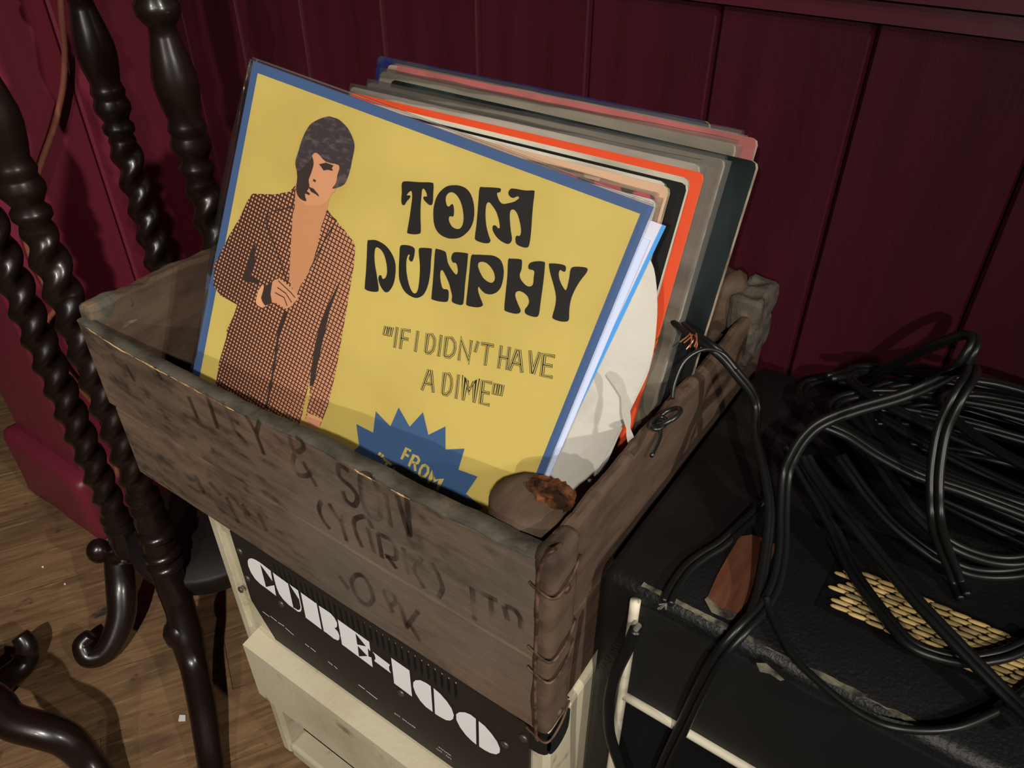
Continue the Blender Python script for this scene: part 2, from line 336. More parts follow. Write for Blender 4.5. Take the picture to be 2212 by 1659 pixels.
for i in range(NS-1): platebox(sx_first+i*pitch+sw/2, z_slot0, sx_first+(i+1)*pitch-sw/2, z_slot1)
plate = plate.build('back_plate', M['amp_black'], amp)
def flat_print(name, loops, topt, off, m, parent, n=(0, -1, 0)):
    """fill pixel loops on a plane given by topt(px)->point; off = lift along n"""
    P = [[topt(p) for p in l] for l in loops]
    nn = V(n).normalized(); a = nn.orthogonal().normalized(); b = nn.cross(a); o0 = P[0][0]
    uv = [[((q-o0).dot(a), (q-o0).dot(b)) for q in l] for l in P]
    pts, tris = fill2d(uv)
    return obj(name, [o0+a*x+b*y+nn*off for x, y in pts], tris, m, parent)
zF = zm(520, 1130, 6.1433); zE = zm(540, 1300, 6.9125); z1 = zm(800, 1300, 4.878)
sc = lambda pts, k=4: [(p.x, p.y) for p in smooth_curve([(x, y, 0) for x, y in pts], k, True)]
glyphs = [
 [zF([(262,540),(425,765),(402,628),(300,548),(250,512),(200,482),(150,463),(112,470),(97,500),(105,565),(140,650),(195,735),(265,805),(335,855),(475,962),(449,820),(340,843)])],
 [zF([(430,650),(632,798),(705,1125),(640,1080),(570,1010),(515,935),(480,850),(455,760)])],
 [zF([(650,808),(765,888),(812,1110),(810,1150),(795,1172),(765,1172),(705,1127),(712,1118),(765,1150),(790,1142),(800,1112),(780,1010)])],
 [zF([(800,915),(1012,1065),(1078,1408),(868,1250)])],
 [zF([(1040,1090),(1120,1140),(1200,1195),(1250,1255),(1283,1320),(1283,1368),(1265,1385),(1245,1385),(1290,1430),(1315,1490),(1312,1540),(1290,1552),(1240,1530),(1140,1450),(1108,1430)])],
 [zE([(1315,258),(1785,592),(1803,732),(1765,688),(1775,812),(1818,824),(1838,972),(1380,632)]), zE([(1580,465),(1740,662),(1607,632)]), zE([(1612,650),(1760,805),(1632,808)])],
 [zE([(1835,738),(2095,935),(2080,965),(2085,1010),(2110,1062),(1862,878),(1880,840),(1868,790)])],
 [z1([(222,585),(415,720),(443,995),(255,855)])],
 [z1([(640,885),(590,850),(530,822),(480,822),(455,845),(455,890),(480,960),(530,1040),(590,1105),(660,1155)])],
 [z1([(670,905),(740,965),(810,1045),(860,1120),(883,1190),(875,1230),(845,1248),(800,1242),(740,1210),(685,1175)])],
 [z1([(1115,1228),(1060,1185),(1000,1160),(940,1158),(908,1180),(910,1240),(950,1320),(1010,1400),(1070,1460),(1120,1500)])],
 [z1([(1145,1252),(1210,1305),(1280,1385),(1340,1470),(1370,1545),(1365,1585),(1330,1603),(1270,1590),(1210,1560),(1150,1520)])]]
for g in glyphs: flat_print('letter', g, pl, .0004, M['white_print'], plate)
def ribbon_pts(pts, w, n):
    """flat band of width w along pts, in the plane with normal n"""
    n = V(n).normalized(); L = []; R = []
    for i, p in enumerate(pts):
        t = (pts[min(i+1, len(pts)-1)]-pts[max(i-1, 0)]); t = (t-n*t.dot(n)).normalized(); s = t.cross(n)
        k = w/2
        if 0 < i < len(pts)-1:
            t1 = (pts[i]-pts[i-1]).normalized(); t2 = (pts[i+1]-pts[i]).normalized(); c = math.sqrt(max(.15, (1+t1.dot(t2))/2)); k /= c
        L.append(p+s*k); R.append(p-s*k)
    m = len(pts); return L+R, [(i, i+1, m+i+1, m+i) for i in range(m-1)]
def strokes(name, polys, topt, w, off, m, parent, n=(0, -1, 0), ext=0):
    mb = MB(); nn = V(n).normalized()
    for pl_ in polys:
        q = [topt(p) for p in pl_]
        if ext and (q[0]-q[-1]).length > 1e-5:
            q[0] = q[0]+(q[0]-q[1]).normalized()*ext; q[-1] = q[-1]+(q[-1]-q[-2]).normalized()*ext
        v, f = ribbon_pts(q, w, nn); mb.add([x+nn*off for x in v], f)
    return mb.build(name, m, parent)
# tiny print along the foot of the plate
zC = zm(430, 1059, 2.698)
marks = [[(372,705),(412,735)],[(418,732),(455,762)],[(462,768),(498,790)],[(505,800),(553,842)],[(620,893),(644,912)],[(652,916),(682,940)],[(754,996),(780,1018)],[(790,1022),(808,1040)],[(930,1130),(968,1158)],[(976,1166),(1040,1216)]]
for m_ in marks: strokes('small_print', [zC(m_)], pl, .0010, .0004, M['white_print'], plate)
def bfont(name, s, px, zheight, off, m, parent, topt, n=(0, -1, 0)):
    cu = bpy.data.curves.new(name, 'FONT'); cu.body = s; cu.size = zheight/.70; cu.resolution_u = 2
    o = bpy.data.objects.new(name, cu); COL.objects.link(o); dg = bpy.context.evaluated_depsgraph_get()
    me = bpy.data.meshes.new_from_object(o.evaluated_get(dg)); bpy.data.objects.remove(o)
    base = topt(px); vs = [base+V((v.co.x*1.25, -off, v.co.y)) for v in me.vertices]; fs = [tuple(p.vertices) for p in me.polygons]
    return obj(name, vs, fs, m, parent)
bfont('small_print', 'EXT. SPEAKER', (853, 1541), .0021, .0004, M['white_print'], plate, pl)
bfont('small_print', 'POWER', (948, 1614), .0021, .0004, M['white_print'], plate, pl)
bfont('small_print', 'OFF - ON', (943, 1617), .0021, .0004, M['white_print'], plate, pl)
for p in [(240,352),(285,510),(245,578),(482,658),(1180,1178),(1785,1478),(1893,1440)]:
    c = pl(zC([p])[0]); v, f = lathe_pts([(.0034, 0), (.0034, .001), (.0026, .0018), (.0008, .0019)], 0, 0, 12)
    obj('screw', [c+V((q.x, -q.z, q.y)) for q in v], f, M['screw'], plate, True)
# protruding lower back board with sloping ledge
BZ0, BZ1 = on_y((582, 1515), AY-.019).z, .259; bx0, bx1 = on_y((548, 1338), AY-.001).x, AX1-t-.004
MB().hexa([(bx0, AY-.019, BZ0), (bx1, AY-.019, BZ0), (bx1, AY+.006, BZ0), (bx0, AY+.006, BZ0),
           (bx0, AY-.019, BZ1-.004), (bx1, AY-.019, BZ1-.004), (bx1, AY+.006, BZ1), (bx0, AY+.006, BZ1)]).build('lower_back_board', M['cream'], amp)
c = on_y((557, 1408), AY-.001); v, f = lathe_pts([(.005, 0), (.005, .0015), (.003, .003)], 0, 0, 12)
obj('screw', [c+V((q.x, -q.z, q.y)) for q in v], f, M['screw'], amp, True)
# black corner protectors: quarter-round caps on the top corners
for sx, x in ((1, AX1),):
    mb = MB(); prof = []
    N = 8
    front = [(0, 0), (-.026, 0), (-.026, -.012)]+[(-.013-.013*math.cos(math.pi*k/8), -.016-.012*math.sin(math.pi*k/8)) for k in range(1, 8)]+[(0, -.016)]
    n0 = len(front); th = .0018
    for (d, s_) in (('f', 1), ('s', 1)):
        vs = []
        for a, b in front:
            z = AZ-.001+b
            if d == 'f': vs.append((x+sx*(a+th), AY-th, z))
            else: vs.append((x+sx*th, AY-th-a, z))
        inner = [((v_[0]), AY+.0002 if d == 'f' else v_[1], v_[2]) if d == 'f' else (x, v_[1], v_[2]) for v_ in vs]
        mb.add(vs+inner, [tuple(range(n0)), tuple(reversed(range(n0, 2*n0)))]+[(i, (i+1) % n0, n0+(i+1) % n0, n0+i) for i in range(n0)])
    mb.build('corner_protector', M['rubber'], amp)

# ================================================================== wooden crate
CX0, CX1, CY0, CY1, CZ0, CZ1 = -.588, -.139, .233, .574, .406, .582
JZ = .4835
crate = thing('wooden_crate', 'weathered wooden crate with faded stencilled lettering, full of records', 'crate', ((CX0+CX1)/2, (CY0+CY1)/2, CZ0))
TH = .014
def plank(name, a, b, n, seed, m, amp_=(.0012, .0010, .0016), rnd=.0025, topnoise=0):
    v, f = rough_block(a, b, n, (0, 0, 0), rnd, seed)
    A, B = V(a), V(b)
    for q in v:
        d = noise.noise_vector(q*22+V((seed, 0, seed))); e = noise.noise_vector(q*80+V((seed, 3, 0)))
        q += V((d.x*amp_[0], d.y*amp_[1], d.z*amp_[2]+e.z*amp_[2]*.5))
        if topnoise and q.z > B.z-.004: q.z += topnoise*(noise.noise(V((q.x*30, q.y*30, seed)))+.6*noise.noise(V((q.x*110, q.y*110, seed))))
    return obj(name, v, f, m, crate, False)
FA = (.0006, .0003, .0008)
def ztop(x):
    T = [(-.60, .570), (-.575, .569), (-.535, .5645), (-.48, .5645), (-.38, .565), (-.325, .5705), (-.23, .5705), (-.16, .574), (-.13, .575)]
    for (a, za), (b_, zb) in zip(T, T[1:]):
        if x <= b_: return za+(zb-za)*max(0, (x-a))/(b_-a)
    return T[-1][1]
tin = lambda x: .0088+.0040*(x-CX0)/(CX1-CX0)
o = plank('front_plank', (CX0, CY0, JZ+.0008), (CX1-.004, CY0+TH, CZ1-.001), (60, 3, 10), 1, M['crate'], FA, .002, .0016)
for q in o.data.vertices:
    w = q.co+ORG[o]; zz = JZ+(w.z-JZ)*(ztop(w.x)-.0008-JZ)/(CZ1-JZ); yy = w.y if w.y < CY0+.004 else CY0+(w.y-CY0)*tin(w.x)/TH
    q.co = V((w.x, yy, zz))-ORG[o]
plank('front_plank', (CX0+.006, CY0+.001, CZ0), (CX1-.004, CY0+TH, JZ-.0008), (40, 2, 8), 2, M['crate'], FA, .002)
plank('side_plank', (CX1-.0095, CY0+TH, JZ+.012), (CX1, CY1, CZ1-.003), (3, 46, 8), 3, M['crate_side'], (.0012, .001, .0022), .003, .003)
plank('side_plank', (CX1-.009, CY0+TH, CZ0), (CX1-.001, CY1, JZ+.0105), (2, 30, 6), 4, M['crate_side'])
plank('side_plank', (CX0, CY0+TH, JZ), (CX0+TH, CY1, CZ1-.002), (3, 40, 8), 5, M['crate_side'], (.001, .001, .002), .003, .003)
plank('side_plank', (CX0, CY0+TH, CZ0), (CX0+TH, CY1, JZ-.0015), (2, 24, 5), 6, M['crate_side'])
plank('back_plank', (CX0+TH, CY1-TH, JZ), (CX1-TH, CY1, CZ1-.004), (40, 2, 6), 7, M['crate'])
plank('back_plank', (CX0+TH, CY1-TH, CZ0), (CX1-TH, CY1, JZ-.0015), (30, 2, 5), 8, M['crate'])
nb = 4
for i in range(nb):
    y0 = CY0+TH+(CY1-CY0-2*TH)*i/nb; y1 = CY0+TH+(CY1-CY0-2*TH)*(i+1)/nb
    plank('bottom_plank', (CX0+TH, y0+.001, CZ0), (CX1-TH, y1-.001, CZ0+.009), (20, 3, 1), 20+i, M['crate'])
# grey weathered top skin of the front plank
def top_strip():
    N = 90; vs = []; fs = []
    for i in range(N+1):
        x = CX0+.002+(CX1-.008-CX0)*i/N; h = ztop(x)-.0003+.0009*noise.noise(V((x*40, 0, 5)))+.0008*noise.noise(V((x*130, 2, 5)))
        w = .0006*noise.noise(V((x*60, 9, 1)))
        vs += [(x, CY0-.0004+w, h-.0022+.0012*noise.noise(V((x*55, 4, 4)))), (x, CY0-.0006+w, h-.0006), (x, CY0+.0006+w, h+.0003), (x, CY0+tin(x)-.0008, h+.0004), (x, CY0+tin(x)+.0004, h-.003)]
    for i in range(N):
        for k in range(4): a = i*5+k; fs.append((a, a+5, a+6, a+1))
    return obj('worn_top_edge', vs, fs, M['crate_edge'], crate, True)
top_strip()
# pale splinter line along the top edge
for (x0, x1) in [(-.575, -.553), (-.552, -.512), (-.51, -.47), (-.466, -.43), (-.42, -.395), (-.285, -.262), (-.25, -.235)]:
    n = 8
    pts = [V((x0+(x1-x0)*i/n, CY0-.0008, ztop(x0+(x1-x0)*i/n)-.0022+.0010*noise.noise(V((x0*300+i*.6, 1, 1))))) for i in range(n+1)]
    sweep(MB(), pts, circ(.0007, 5), (0, 1, 0), [(.3+.7*math.sin(math.pi*i/n)) for i in range(n+1)]).build('splinter', M['splinter'], crate)
# corner batten at the right front, corner posts inside
v, f = rough_block((CX1-.010, CY0-.001, CZ0+.0015), (CX1+.0045, CY0+.028, CZ1-.002), (3, 4, 26), (.0016, .0014, .0012), .005, 31, 40)
obj('corner_batten', v, f, M['crate_side'], crate, True)
def corner_post(x, y, r, ztop, seed, jag=0):
    prof = [(r*.96, CZ0+.010), (r, CZ0+.03)]+[(r, CZ0+.03+(ztop-CZ0-.034)*k/8) for k in range(1, 9)]+[(r*.92, ztop), (r*.6, ztop+.0025), (r*.15, ztop+.003)]
    v, f = lathe_pts(prof, x, y, 20)
    for q in v:
        d = noise.noise_vector(q*45+V((seed, 0, 0))); q += d*.0016
        if jag and q.z > ztop-.004: q.z += jag*noise.noise(q*160+V((seed, 1, 0)))
    return obj('corner_post', v, f, M['crate_side'], crate, True)
corner_post(CX1-TH-.0245, CY0+TH+.0245, .024, .569, 41, .001)
corner_post(CX1-TH-.019, CY1-TH-.019, .019, .600, 43, .006)
corner_post(CX0+TH+.019, CY1-TH-.019, .018, .590, 44, .004)
# rotten crumbs on the near corner post and jagged end at the back right
def crumb(name, center, r, seed, m, squash=(1, 1, .5)):
    bm = bmesh.new(); bmesh.ops.create_icosphere(bm, subdivisions=3, radius=r)
    for q in bm.verts:
        d = noise.noise(q.co*220+V((seed, 0, 0))); q.co *= (1+.45*d); q.co = V((q.co.x*squash[0], q.co.y*squash[1], q.co.z*squash[2]))
    vs = [q.co+V(center) for q in bm.verts]; fs = [[q.index for q in f_.verts] for f_ in bm.faces]; bm.free(); return obj(name, vs, fs, m, crate)
crumb('rotten_wood', (CX1-TH-.016, CY0+TH+.036, .5695), .014, 5, M['rot'], (1.1, .8, .45))
v, f = rough_block((CX1-.020, CY1-.05, .535), (CX1+.004, CY1-.003, .594), (5, 8, 8), (.003, .003, .005), .004, 51, 70)
obj('splintered_corner', v, f, M['crate_edge'], crate)
v, f = rough_block((CX0-.0015, CY0+.004, .548), (CX0+.014, CY0+.045, .5805), (4, 8, 6), (.0018, .002, .003), .004, 52, 60)
obj('splintered_corner', v, f, M['crate_edge'], crate)
# rusty binding wire at the right front corner
wf = lambda p: on_y(p, CY0-.002)
tube('binding_wire', [on_x((1228, 1163), CX1-.006), wf((1196, 1188)), wf((1178, 1204)), wf((1163, 1245)), wf((1160, 1330)), wf((1157, 1410)), wf((1156, 1500)), wf((1158, 1588)), wf((1163, 1598))], .0012, M['rust'], crate, 6, 8)
for (py, k) in ((1272, 0), (1412, 1), (1458, 2), (1590, 3)):
    z = wf((1160, py)).z
    tube('binding_wire', [V((CX1-.011, CY0-.0012, z+.001)), V((CX1-.006, CY0-.0020, z)), V((CX1+.0055, CY0-.0015, z-.001)), V((CX1+.0065, CY0+.014, z+.001)), V((CX1+.003, CY0+.030, z+.003))], .0009, M['rust'], crate, 6, 8, (0, 1, 0))
for (dx, z) in ((.009, .545), (.010, .42)):
    v, f = lathe_pts([(.0032, 0), (.0032, .001), (.002, .002)], 0, 0, 10); obj('nail', [V((CX1+.0045+q.z, CY0+.004+dx+q.y, z+q.x)) for q in v], f, M['rust'], crate, True)
# wire handle eyelet on the right side board
sidep = lambda p: on_plane(p, (0, 0, 1), (0, 0, CZ1+.004))
ec = sidep((1441, 905)); ring = [ec+V((.006*math.cos(a)*1.15, .010*math.sin(a), .005*math.cos(a)+.002)) for a in [2*math.pi*k/20 for k in range(20)]]
sweep(MB(), ring, circ(.0016, 8), closed=True).build('wire_eyelet', M['wire'], crate, True)
ring2 = [ec+V((-.002+.004*math.cos(a), -.008+.007*math.sin(a), .001)) for a in [2*math.pi*k/16 for k in range(16)]]
sweep(MB(), ring2, circ(.0013, 8), closed=True).build('wire_eyelet', M['wire'], crate, True)
tube('wire_handle', [sidep((1407, 985)), sidep((1425, 945)), ec+V((-.002, -.006, .001))], .0013, M['wire'], crate)
tube('wire_handle', [on_z((1452, 862), .590), on_z((1458, 825), .600), on_z((1480, 778), .612), on_z((1520, 755), .616), on_z((1560, 764), .611), on_z((1592, 800), .602)], .0014, M['wire'], crate)
# stencilled lettering
zA = zm(250, 780, 4.424); zB = zm(620, 950, 3.686)
front = lambda p: on_y(p, CY0)
SON = [[(500,240),(420,195),(430,290),(520,370),(570,450),(545,515),(480,475),(450,400)], [(690,285),(640,262),(592,290),(610,470),(660,590),(730,622),(755,560),(730,390),(690,285)], [(790,420),(835,690)], [(880,430),(985,770)], [(962,440),(988,755)]]
YORK = [[(280,480),(262,550),(300,640),(350,705)], [(340,500),(435,650)], [(465,560),(442,655),(482,800)], [(605,850),(560,740),(540,640),(600,605),(650,625),(690,700)], [(650,690),(702,890)], [(730,740),(765,935)], [(730,740),(830,790),(875,870),(870,940),(790,915)], [(805,915),(880,1020)], [(930,850),(972,1060)], [(1085,930),(1012,1032)], [(1025,1040),(1100,1175)], [(1160,970),(1220,1090),(1245,1180),(1210,1250)]]
LTD = [[(1482,1170),(1503,1430)], [(1550,1210),(1685,1275)], [(1630,1250),(1640,1420)], [(1735,1315),(1765,1430)], [(1745,1315),(1815,1345),(1866,1410),(1872,1500)]]
LOW = [[(420,1080),(500,1190)], [(545,1075),(520,1130),(560,1240),(640,1310),(690,1260),(660,1150),(600,1075),(545,1075)], [(770,1190),(850,1370)], [(775,1190),(850,1230),(870,1290),(830,1310)], [(900,1290),(965,1500)], [(1050,1360),(960,1480)], [(985,1470),(1070,1600)]]
LEFTU = [[(100,20),(190,190)], [(380,50),(450,180)], [(700,330),(790,540)], [(870,290),(985,640)], [(1030,370),(1140,650),(1290,800)], [(1110,545),(1190,590)], [(1250,510),(1350,680)], [(1385,555),(1352,690),(1425,885)], [(1660,690),(1715,850),(1800,830),(1790,760),(1730,720)], [(1720,880),(1700,980),(1760,1080),(1850,1080),(1905,1020)], [(1800,955),(1930,1190)]]
LEFTL = [[(760,1080),(850,1260)], [(900,1150),(1010,1280)], [(1060,1290),(1180,1540)], [(1210,1360),(1290,1470)], [(1360,1440),(1450,1620)]]
cv = lambda pts: [(p.x, p.y) for p in smooth_curve([(x, y, 0) for x, y in pts], 4)] if len(pts) > 3 else pts
for nm, grp, z_, w in (('stencil_lettering', SON, zB, .0042), ('stencil_lettering', YORK, zB, .0040), ('stencil_lettering', LTD, zB, .0042), ('stencil_lettering', LOW, zB, .0040), ('stencil_lettering', LEFTU, zA, .0040), ('stencil_lettering', LEFTL, zA, .0038)):
    for s in grp: strokes(nm, [z_(cv(s))], front, w, .0012, M['stencil'], crate)

# ================================================================== records
def slab(mb, TL, TR, BR, BL, n, th, r=.0):
    """thin quad box: front face given, extends along -n (n towards viewer)"""
    back = [p-n*th for p in (BL, BR, TR, TL)]; return mb.hexa([BL, BR, BR-n*th, BL-n*th, TL, TR, TR-n*th, TL-n*th])
# --- the front sleeve
A = CAM+ray(547, 131)*(.5655); Bc = None
FT = V((-.4875, .3735, .7515)); FR = V((-.1765, .3995, .7075)); fd = V((-.095, -.405, -.909)).normalized()
fw = (FR-FT).normalized(); fn = fw.cross(fd).normalized()
if fn.y > 0: fn = -fn
sl = lambda p: on_plane(p, fn, FT)
def ext(p, q, k): return (p[0]+(q[0]-p[0])*k, p[1]+(q[1]-p[1])*k)
TLp, TRp = (547, 131), (1411, 447)
cTL, cTR = sl(TLp), sl(TRp)
def along(c, q, L): d = (sl(q)-c).normalized(); return c+d*L
cBL, cBR = along(cTL, (418, 795), .307), along(cTR, (1157, 1068), .300)
rec = thing('record_sleeve', 'yellow record sleeve with blue border, black title and printed man in check jacket', 'record', (cBL+cBR)/2, 'records in the crate')
mb = MB(); slab(mb, cTL, cTR, cBR, cBL, fn, .0032); sleeve = mb.build('sleeve', M['blue'], rec)
EDGE_SHINE = mat('card_edge_highlight', lin(188, 198, 220), .4, coat=.3)  # pale colour paints in the bright highlight along the sleeve's top and right edges
obj('card_edge', [cTL+fn*.0002-fd*.0003, cTR+fn*.0002-fd*.0003, cTR-fn*.0034-fd*.0003, cTL-fn*.0034-fd*.0003], [(0, 1, 2, 3)], EDGE_SHINE, rec)
obj('card_edge', [cTR+fn*.0002+fw*.0003, cBR+fn*.0002+fw*.0003, cBR-fn*.0034+fw*.0003, cTR-fn*.0034+fw*.0003], [(0, 1, 2, 3)], EDGE_SHINE, rec)
def cover_uv(p): q = p-cTL; return q.dot(fw), q.dot(fn.cross(fw))
def cprint(name, loops, layer, m, parent=None, uv=False):
    o = flat_print(name, loops, sl, .00012*layer, m, parent or sleeve, fn)
    if uv:
        ul = o.data.uv_layers.new(name='UVMap')
        for lp in o.data.loops: ul.data[lp.index].uv = cover_uv(o.data.vertices[lp.vertex_index].co+ORG[o])
    return o
# yellow field: a frame inset from the sleeve edge
yb = (sl((1383, 462)), sl((557, 158)))
cprint('yellow_field', [[(557, 158), (1383, 462), ext((1383, 462), (1142, 1062), 1.12), ext((557, 158), (436, 790), 1.18)]], 1, M['yellow'])
zT = zm(760, 350, 2.765)
TT = {
'T': [[(300,130),(320,115),(400,120),(475,122),(490,135),(488,185),(485,245),(470,258),(450,245),(430,222),(432,206),(450,205),(445,180),(432,160),(422,165),(418,200),(413,260),(412,330),(414,410),(405,428),(370,432),(335,425),(333,410),(345,340),(355,270),(362,210),(358,175),(345,178),(330,198),(350,200),(348,215),(330,235),(315,258),(300,250),(297,220),(300,180)]],
'O': [[(610,138),(560,150),(515,195),(492,260),(488,320),(495,380),(520,425),(560,450),(600,458),(650,450),(695,415),(722,370),(733,310),(728,240),(705,180),(665,147)], [(595,180),(570,195),(562,225),(570,260),(583,265),(600,250),(610,265),(612,300),(607,325),(585,325),(582,350),(600,385),(630,400),(655,390),(668,350),(665,290),(650,235),(625,195)]],
'M': [[(765,155),(790,150),(880,155),(892,168),(885,180),(870,185),(872,205),(885,235),(905,250),(940,245),(975,235),(1000,215),(990,205),(965,215),(945,205),(936,185),(945,165),(965,158),(1040,170),(1088,170),(1092,190),(1085,250),(1078,330),(1072,420),(1062,490),(1050,510),(1020,508),(985,490),(978,460),(985,440),(1005,440),(1012,410),(1005,360),(990,310),(970,285),(950,290),(945,330),(950,400),(958,460),(945,485),(925,488),(890,470),(860,440),(842,405),(845,380),(862,380),(875,395),(885,390),(880,350),(865,300),(840,260),(820,240),(805,255),(800,310),(805,380),(820,440),(830,470),(815,485),(780,482),(740,465),(737,440),(745,380),(752,300),(758,220)]],
'D': [[(95,475),(110,466),(150,468),(205,500),(245,555),(262,610),(262,670),(250,730),(225,770),(205,778),(188,765),(170,735),(160,700),(165,678),(178,678),(185,697),(203,690),(212,655),(207,600),(190,545),(165,515),(145,512),(137,550),(140,610),(150,670),(157,715),(162,760),(152,775),(110,772),(82,760),(79,740),(86,650),(91,560)]],
'U': [[(290,505),(310,495),(350,500),(375,515),(377,545),(365,590),(350,592),(342,575),(348,556),(338,555),(328,590),(328,650),(340,720),(358,768),(378,785),(395,765),(405,700),(408,620),(402,550),(402,520),(415,512),(470,515),(480,525),(475,580),(470,660),(458,730),(435,785),(405,808),(375,810),(335,790),(305,755),(285,700),(282,640),(286,560)]],
'N': [[(500,525),(515,520),(550,530),(565,545),(575,600),(600,645),(625,672),(635,650),(625,605),(605,600),(595,575),(605,545),(630,538),(690,545),(695,560),(688,640),(678,730),(670,830),(660,852),(640,852),(600,835),(600,800),(592,765),(580,720),(555,665),(540,645),(530,660),(532,710),(545,755),(570,760),(580,775),(578,820),(565,835),(520,832),(480,820),(477,805),(485,720),(492,620)]],
'P': [[(715,560),(740,553),(800,555),(850,560),(890,585),(907,630),(908,680),(895,740),(870,775),(835,790),(800,785),(775,765),(760,745),(755,760),(765,800),(783,845),(780,860),(750,868),(700,860),(685,850),(685,830),(695,740),(705,640)], [(765,598),(755,615),(762,645),(785,690),(815,715),(840,720),(855,700),(850,660),(825,620),(795,598)]],
'H': [[(935,585),(955,577),(1005,580),(1018,592),(1015,640),(1005,670),(1010,700),(1040,735),(1065,743),(1083,730),(1087,690),(1090,650),(1060,640),(1055,620),(1070,600),(1110,592),(1150,596),(1155,615),(1145,720),(1130,830),(1120,905),(1105,925),(1070,920),(1038,905),(1035,880),(1050,860),(1060,830),(1045,795),(1010,772),(985,775),(978,800),(995,850),(1010,885),(1000,903),(970,905),(920,890),(912,870),(920,780),(930,680)]],
'Y': [[(1178,612),(1195,605),(1250,610),(1278,622),(1278,650),(1265,655),(1245,645),(1237,670),(1245,710),(1262,745),(1278,765),(1288,745),(1300,690),(1308,640),(1330,625),(1390,628),(1410,640),(1400,665),(1365,710),(1330,770),(1308,830),(1300,890),(1298,940),(1280,953),(1240,950),(1203,935),(1200,915),(1215,860),(1220,800),(1205,730),(1188,670)]]}
for k, loops in TT.items(): cprint('title_letter', [zT(sc(l, 3)) for l in loops], 3, M['ink'])
# inline second title
SK = {'I': [[(0, 0), (0, 1)]], 'F': [[(1, 0), (0, 0), (0, 1)], [(0, .48), (.85, .48)]], 'D': [[(0, 1), (0, 0), (.55, 0), (.9, .2), (1, .5), (.9, .8), (.55, 1), (0, 1)]],
      'N': [[(0, 1), (0, 0), (1, 1), (1, 0)]], 'T': [[(0, 0), (1, 0)], [(.5, 0), (.5, 1)]], 'H': [[(0, 0), (0, 1)], [(1, 0), (1, 1)], [(0, .5), (1, .5)]],
      'A': [[(0, 1), (.42, 0), (.58, 0), (1, 1)], [(.2, .68), (.8, .68)]], 'V': [[(0, 0), (.45, 1), (.55, 1), (1, 0)]], 'E': [[(1, 0), (0, 0), (0, 1), (1, 1)], [(0, .48), (.85, .48)]],
      'M': [[(0, 1), (0, 0), (.5, .6), (1, 0), (1, 1)]], 'Q': [[(0, .42), (.1, 0), (.42, 0), (.36, .42)], [(.6, .42), (.7, 0), (1.0, 0), (.95, .42)]], 'C': [[(.2, .42), (.8, 0)]]}
line1 = [('Q', 200, 240), ('I', 271, 271), ('F', 305, 345), ('I', 395, 395), ('D', 455, 502), ('I', 534, 534), ('D', 568, 624), ('N', 655, 714), ('C', 742, 756), ('T', 782, 842), ('H', 893, 942), ('A', 960, 1030), ('V', 1066, 1122), ('E', 1150, 1206)]
line2 = [('A', 436, 500), ('D', 556, 604), ('I', 638, 638), ('M', 680, 745), ('E', 784, 830), ('Q', 853, 900)]
polys = []
for line, y0, x0, sl_, h0, hs in ((line1, 981, 190, .176, 103, .022), (line2, 1240, 450, .205, 108, .04)):
    for ch, a, b in line:
        for st in SK[ch]:
            polys.append(zT([(a+(b-a)*u+(-14)*v_, y0+(a+(b-a)*u-x0)*sl_+v_*(h0+(a-190)*hs)) for u, v_ in st]))
for i, (w, m_) in enumerate(((.0024, 'ink'), (.0017, 'yellow'), (.00062, 'ink'))):
    strokes('subtitle_lettering', polys, sl, w, .00012*(3+i), M[m_], sleeve, fn, (.0010, .0006, .0004)[i])
# star burst
zS = zm(760, 860, 6.32)
star = [(65,352),(295,470),(330,178),(530,385),(643,125),(793,390),(975,190),(1048,500),(1282,385),(1282,700),(1543,688),(1458,975),(1720,1070),(1562,1305),(1798,1495),(1560,1640),(1700,1850),(1400,1850),(1300,2050),(1050,1950),(850,2100),(650,1900),(400,1950),(300,1700),(60,1650),(60,1400),(-120,1250),(10,1050),(-180,880),(105,660)]
cprint('star_burst', [zS(star)], 3, M['starblue'])
strokes('star_lettering', [zS(s) for s in [[(815,722),(752,684),(682,832)], [(722,758),(785,792)],
    [(782,928),(852,776),(905,802),(924,842),(905,882),(868,888),(822,862)], [(862,880),(872,992)],
    [(1010,912),(1048,948),(1046,1010),(1002,1068),(952,1080),(926,1040),(940,970),(972,920),(1010,912),(1040,935)],
    [(1046,1152),(1116,1016),(1132,1128),(1228,1106),(1172,1242)], [(372,778),(402,742)], [(408,806),(438,772)], [(432,822),(548,906)], [(494,866),(440,960)], [(588,938),(540,1040)], [(560,990),(640,1040)]]], sl, .0020, .00012*5, M['yellow'], sleeve, fn)
# printed man
c4 = zm(420, 100, 2.765); c5 = zm(420, 600, 2.765)
bodyp = c4([(605,830),(570,868),(480,885),(350,880),(320,920),(270,1030),(215,1120),(165,1220),(120,1310),(115,1430),(160,1490),(260,1545)])+c5([(260,155),(235,230),(195,310),(195,350),(150,500),(135,600),(120,700),(300,800),(450,880),(630,900),(640,840),(665,720),(690,610),(690,700),(672,800),(660,850),(700,880),(750,890),(800,760),(850,540),(900,250)])+c4([(955,1300),(962,1200),(950,1165),(900,1100),(830,1020),(795,975),(700,960)])
cprint('printed_jacket', [bodyp], 3, M['jacket'], uv=True)
cprint('printed_rollneck', [c4([(605,820),(602,960),(590,1000),(578,1200),(568,1400),(610,1495),(640,1420),(700,1330),(735,1200),(760,1080),(795,980),(812,890),(740,860)])], 4, M['turtle'])
cprint('printed_face', [c4(sc([(625,730),(614,800),(612,860),(622,905),(660,940),(710,953),(760,945),(800,918),(830,870),(858,800),(870,700),(760,630),(690,630),(640,670)], 3))], 5, M['skin'])
